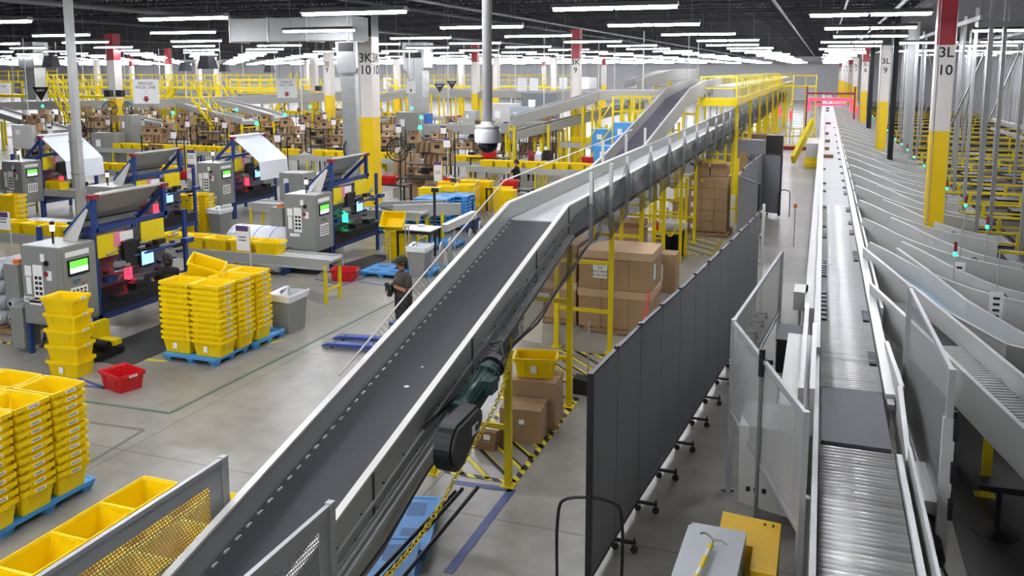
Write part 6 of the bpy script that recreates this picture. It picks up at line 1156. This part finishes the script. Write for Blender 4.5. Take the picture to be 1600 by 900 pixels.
# ================================================================ people
def skin(name, verts, edges, mat, parent=None, root=0, sub=2):
    me = bpy.data.meshes.new(name); me.from_pydata([v[:3] for v in verts], edges, []); me.materials.append(mat)
    o = bpy.data.objects.new(name, me); C.objects.link(o)
    if parent is not None: o.parent = parent; kid(parent, o)
    md = o.modifiers.new('Skin', 'SKIN'); md.use_smooth_shade = True; s = o.modifiers.new('Sub', 'SUBSURF'); s.levels = s.render_levels = sub
    for i, v in enumerate(verts):
        r = v[3]; sv = me.skin_vertices[0].data[i]; sv.radius = r if isinstance(r, tuple) else (r, r); sv.use_root = (i == root)
    bpy.context.view_layer.update()
    ev = o.evaluated_get(bpy.context.evaluated_depsgraph_get()); nm = bpy.data.meshes.new_from_object(ev); o.modifiers.clear(); o.data = nm
    nm.polygons.foreach_set('use_smooth', [True]*len(nm.polygons)); return o
def person(loc_, rz, label, skinm, shirtm, trm, hair='short', arms='hold', cap=False, look=0., name='person', glove=None, sit=False, bulk=1.):
    """faces +x locally"""
    t = thing(name, label, 'person', loc_, rz); V = []; E_ = []
    def v(x, y, z, r):
        if bulk != 1 and .05 < (r[0] if isinstance(r, tuple) else r) and z < 1.45: r = tuple(q*bulk for q in r) if isinstance(r, tuple) else r*bulk
        V.append((x, y, z, r)); return len(V)-1
    def e(*a):
        for p, q in zip(a, a[1:]): E_.append((p, q))
    pel = v(0, 0, .93, (.15, .12)); sp1 = v(.01, 0, 1.08, .125); ch = v(.02, 0, 1.27, .138); ch2 = v(.01, 0, 1.37, .12); nk = v(.02, 0, 1.46, .052); nk2 = v(.035, 0, 1.52, .05); e(pel, sp1, ch, ch2, nk, nk2)
    ca, sa = math.cos(look), math.sin(look)
    hd = v(.05, 0, 1.58, (.075, .088)); hd2 = v(.045, 0, 1.65, (.082, .098)); hd3 = v(.03, 0, 1.715, (.06, .075)); e(nk2, hd, hd2, hd3)
    for s in (-1, 1):
        hip = v(0, s*.09, .86, .095)
        if sit: kn = v(.42, s*.13, .55, .065); an = v(.40, s*.13, .1, .042); ft = v(.53, s*.14, .04, .038)
        else: kn = v(.03+(.03 if s > 0 else -.02), s*.11, .48, .066); an = v(-.0+(.02 if s > 0 else -.05), s*.125, .09, .043); ft = v(.13+(.02 if s > 0 else -.05), s*.14, .035, .038)
        mid = v((V[hip][0]+V[kn][0])/2, s*.105, (V[hip][2]+V[kn][2])/2, .088); calf = v((V[kn][0]+V[an][0])/2-.01, s*.12, (V[kn][2]+V[an][2])/2+.05, .058); e(pel, hip, mid, kn, calf, an, ft)
        sh = v(.0, s*.185, 1.39, .062)
        if arms == 'hold': el = v(.03, s*.29, 1.13, .047); wr_ = v(.23, s*.12, 1.22, .032)
        elif arms == 'reach': el = v(.22, s*.22, 1.2, .045); wr_ = v(.44, s*.16, 1.16, .03)
        else: el = v(-.02, s*.25, 1.12, .045); wr_ = v(.08, s*.25, .9, .03)
        up_m = v((V[sh][0]+V[el][0])/2, (V[sh][1]+V[el][1])/2, (V[sh][2]+V[el][2])/2, .052); d = (Vector(V[wr_][:3])-Vector(V[el][:3])).normalized(); fa = v(*(Vector(V[el][:3])+d*.09), .044)
        e(ch2, sh, up_m, el, fa, wr_)
        W = Vector(V[wr_][:3]); side = d.cross(Vector((0, 0, 1))).normalized()*s; dn = d.cross(side).normalized(); dn = dn if dn.z < 0 else -dn
        pm = v(*(W+d*.05), (.036, .02)); e(wr_, pm)
        for k in range(4):                                    # fingers
            off = side*(.027-.018*k); L_ = (.085, .095, .088, .07)[k]; a = W+d*.085+off; f1 = v(*a, .0115); f2 = v(*(a+d*L_*.5+dn*.012), .0095); f3 = v(*(a+d*L_*.72+dn*.04), .008); e(pm, f1, f2, f3)
        th0 = W+d*.03-side*-.0+side*-.035; t1 = v(*(W+d*.035-side*.032), .012); t2 = v(*(W+d*.075-side*.045+dn*.02), .0095); e(pm, t1, t2)
    body = skin('body', V, E_, skinm, t)
    per0 = (len(V)-9)//2; cat = {0: 2, 1: 1, 2: 1, 3: 1}
    for k in range(2):
        b_ = 9+k*per0
        for q, c_ in ((0, 2), (1, 2), (2, 2), (4, 2), (5, 2), (3, 3), (6, 1), (9, 1)): cat[b_+q] = c_
    me = body.data; [me.materials.append(x_) for x_ in (shirtm, trm, BLK)]; PV = [Vector(q[:3]) for q in V]; RVV = [max(q[3]) if isinstance(q[3], tuple) else q[3] for q in V]
    for p_ in me.polygons:
        i_ = min(range(len(PV)), key=lambda q: (PV[q]-p_.center).length-RVV[q]); p_.material_index = cat.get(i_, 0)
    # face
    fm = MB(); fx_ = .128
    fm.mat(skinm).loft([[(fx_-.02, -.012, 1.6), (fx_-.02, .012, 1.6), (fx_+.02, .0, 1.598)], [(fx_-.03, -.008, 1.65), (fx_-.03, .008, 1.65), (fx_-.012, 0, 1.65)]]); fm.build('nose', body)
    m = MB(); [m.lathe([(0, -.007), (.011, 0), (0, .007)], (fx_-.013, s*.03, 1.648), 8) for s in (-1, 1)]; m.build('eye', body, INK); MB().bx(fx_-.02, fx_-.0, -.024, .024, 1.564, 1.572).build('mouth', body, M('lip', '8A4A42'))
    for s in (-1, 1): MB().lathe([(0, -.028), (.014, -.012), (.016, .012), (0, .03)], (.045, s*.094, 1.635), 8).build('ear', body, skinm, True)
    # clothes
    def cloth(nm, idx, grow, mat, ed=None):
        mp = {a: i for i, a in enumerate(idx)}; vs = [(V[a][0], V[a][1], V[a][2], tuple(x+grow for x in V[a][3]) if isinstance(V[a][3], tuple) else V[a][3]+grow) for a in idx]
        return skin(nm, vs, [(mp[p], mp[q]) for p, q in E_ if p in mp and q in mp], mat, t)
    legs = []; armsi = []
    per = (len(V)-9)//2
    for k in range(2): b_ = 9+k*per; legs += [b_, b_+4-1+0] if 0 else []
    nmz = {}
    idx_l = [0, 1]; idx_s = [0, 1, 2, 3]
    for k in range(2):
        b_ = 9+k*per                                           # hip,kn,an,ft,mid,calf,sh,el,wr,upm,fa,...
        idx_l += [b_, b_+4, b_+1, b_+5, b_+2]; pass
    cloth('trousers', idx_l, .026, trm); cloth('shirt', idx_s, .034, shirtm)
    for k in range(2):
        b_ = 9+k*per; a = V[b_+2]; f = V[b_+3]; m = MB(); c = [(a[0]-.07, .0), (a[0]+.18, .0)]
        m.loft([rrect(.13, .048, .04, 0, 3, a[0]+.05, a[1]+.005*k), rrect(.135, .05, .045, .04, 3, a[0]+.05, a[1]), rrect(.1, .045, .04, .075, 3, a[0]+.02, a[1]), rrect(.055, .045, .04, .11, 3, a[0]-.01, a[1])]); m.build('shoe', t, BLK, True)
    if glove:
        for k in range(2):
            b_ = 9+k*per; idx = [b_+8]+list(range(b_+11, b_+per)); mp = {q: i for i, q in enumerate(idx)}
            vs = [(V[q][0], V[q][1], V[q][2], tuple(x+.004 for x in V[q][3]) if isinstance(V[q][3], tuple) else V[q][3]+.004) for q in idx]
            skin('glove', vs, [(mp[p], mp[q]) for p, q in E_ if p in mp and q in mp], glove, t)
    hm_ = MB().lathe([(.101, 1.6), (.108, 1.64), (.103, 1.69), (.08, 1.735), (.035, 1.762), (0, 1.766)], (.02, 0, 0), 20); hm_.build('hair', body, HAIR, True)
    if hair == 'bun': MB().lathe([(0, 1.6), (.045, 1.62), (.055, 1.66), (.04, 1.7), (0, 1.71)], (-.11, 0, 0), 14).build('hair_bun', body, HAIR, True); MB().lathe([(.07, 1.5), (.09, 1.56), (.1, 1.62)], (-.01, 0, 0), 16).build('hair', body, HAIR, True)
    if hair == 'short': MB().lathe([(.02, 1.55), (.045, 1.58), (.045, 1.63), (.02, 1.66)], (-.06, 0, 0), 12).build('hair', body, HAIR, True)
    if cap:
        cm = M('cap_olive', '3B3A2E', .9, 0, .1, 10, bump=.3); MB().lathe([(.112, 1.655), (.113, 1.69), (.1, 1.735), (.06, 1.772), (0, 1.783)], (.025, 0, 0), 22).build('cap_crown', t, cm, True); MB().loft([rrect(.07, .075, .06, 1.655, 4, .15, 0), rrect(.07, .075, .06, 1.668, 4, .148, 0)]).build('cap_brim', t, M('cap_brim_navy', '1E2A44', .8), True)
    return t
JP = az(632, 540)
man = person((JP.x, JP.y, 0), math.radians(232), 'man in olive cap and dark shirt standing by the pallet jack holding a black bag', SKIN, SHIRT, TROU, arms='hold', cap=True, bulk=1.18, glove=M('glove_black', '1B1B1E', .8, 0, .1))
man.scale = (1.06, 1.1, 1.03)
f_ = fw; dx = Matrix.Rotation(math.radians(232), 3, 'Z')
hb = Vector((JP.x, JP.y, 0))+dx @ Vector((.3, 0, 1.17)); t = thing('black_bag', 'black bundle with a white tag held against the chest of the man in the cap', 'bag', hb, math.radians(232))
MB().loft([rrect(.03, .06, .03, -.12), rrect(.06, .11, .05, -.02), rrect(.055, .12, .05, .08), rrect(.03, .07, .03, .12)]).build('bundle', t, BLK, True); MB().bx(.08, .09, -.02, .04, -.24, -.1).build('white_tag', t, PAPER); MB().tube([(.0, .05, .15), (.06, .03, .0), (.08, .0, -.12)], .008, 6).build('strap', t, GPL)
wp_ = az(262, 406, 1.62); person((wp_.x, wp_.y, 0), math.radians(150), 'woman in black T-shirt with dark hair in a bun working at the nearest packing machine', SKIN2, BSH, TROU, hair='bun', arms='reach')
wp_ = az(709, 283, 1.3); t = person((wp_.x, wp_.y, -.42), math.radians(200), 'packer in black with brown hair bent behind the red tote near the far yellow totes', SKIN2, BSH, TROU, arms='reach', sit=True); t.location.z = 0; t.scale = (1, 1, .8)
wp_ = az(797, 262, 1.4); person((wp_.x+.3, wp_.y, 0), math.radians(180), 'packer in black shirt reaching over a bench right of the dome camera', SKIN2, BSH, TROU, arms='reach')
wp_ = az(830, 235, 1.5); person((wp_.x, wp_.y, 0), math.radians(120), 'far packer with dark hair at a bench behind the net posts', SKIN, REDD, TROU, arms='reach')
sc = bpy.context.scene
sc.view_settings.view_transform = 'Standard'; sc.view_settings.look = 'None'; sc.view_settings.gamma = 1; sc.view_settings.use_curve_mapping = False; sc.view_settings.exposure = .85
sc.cycles.use_denoising = True; sc.cycles.max_bounces = 5; sc.cycles.diffuse_bounces = 3; sc.cycles.glossy_bounces = 3; sc.cycles.transparent_max_bounces = 12; sc.cycles.use_light_tree = True
sc.cycles.caustics_reflective = False; sc.cycles.caustics_refractive = False; sc.cycles.sample_clamp_indirect = 4
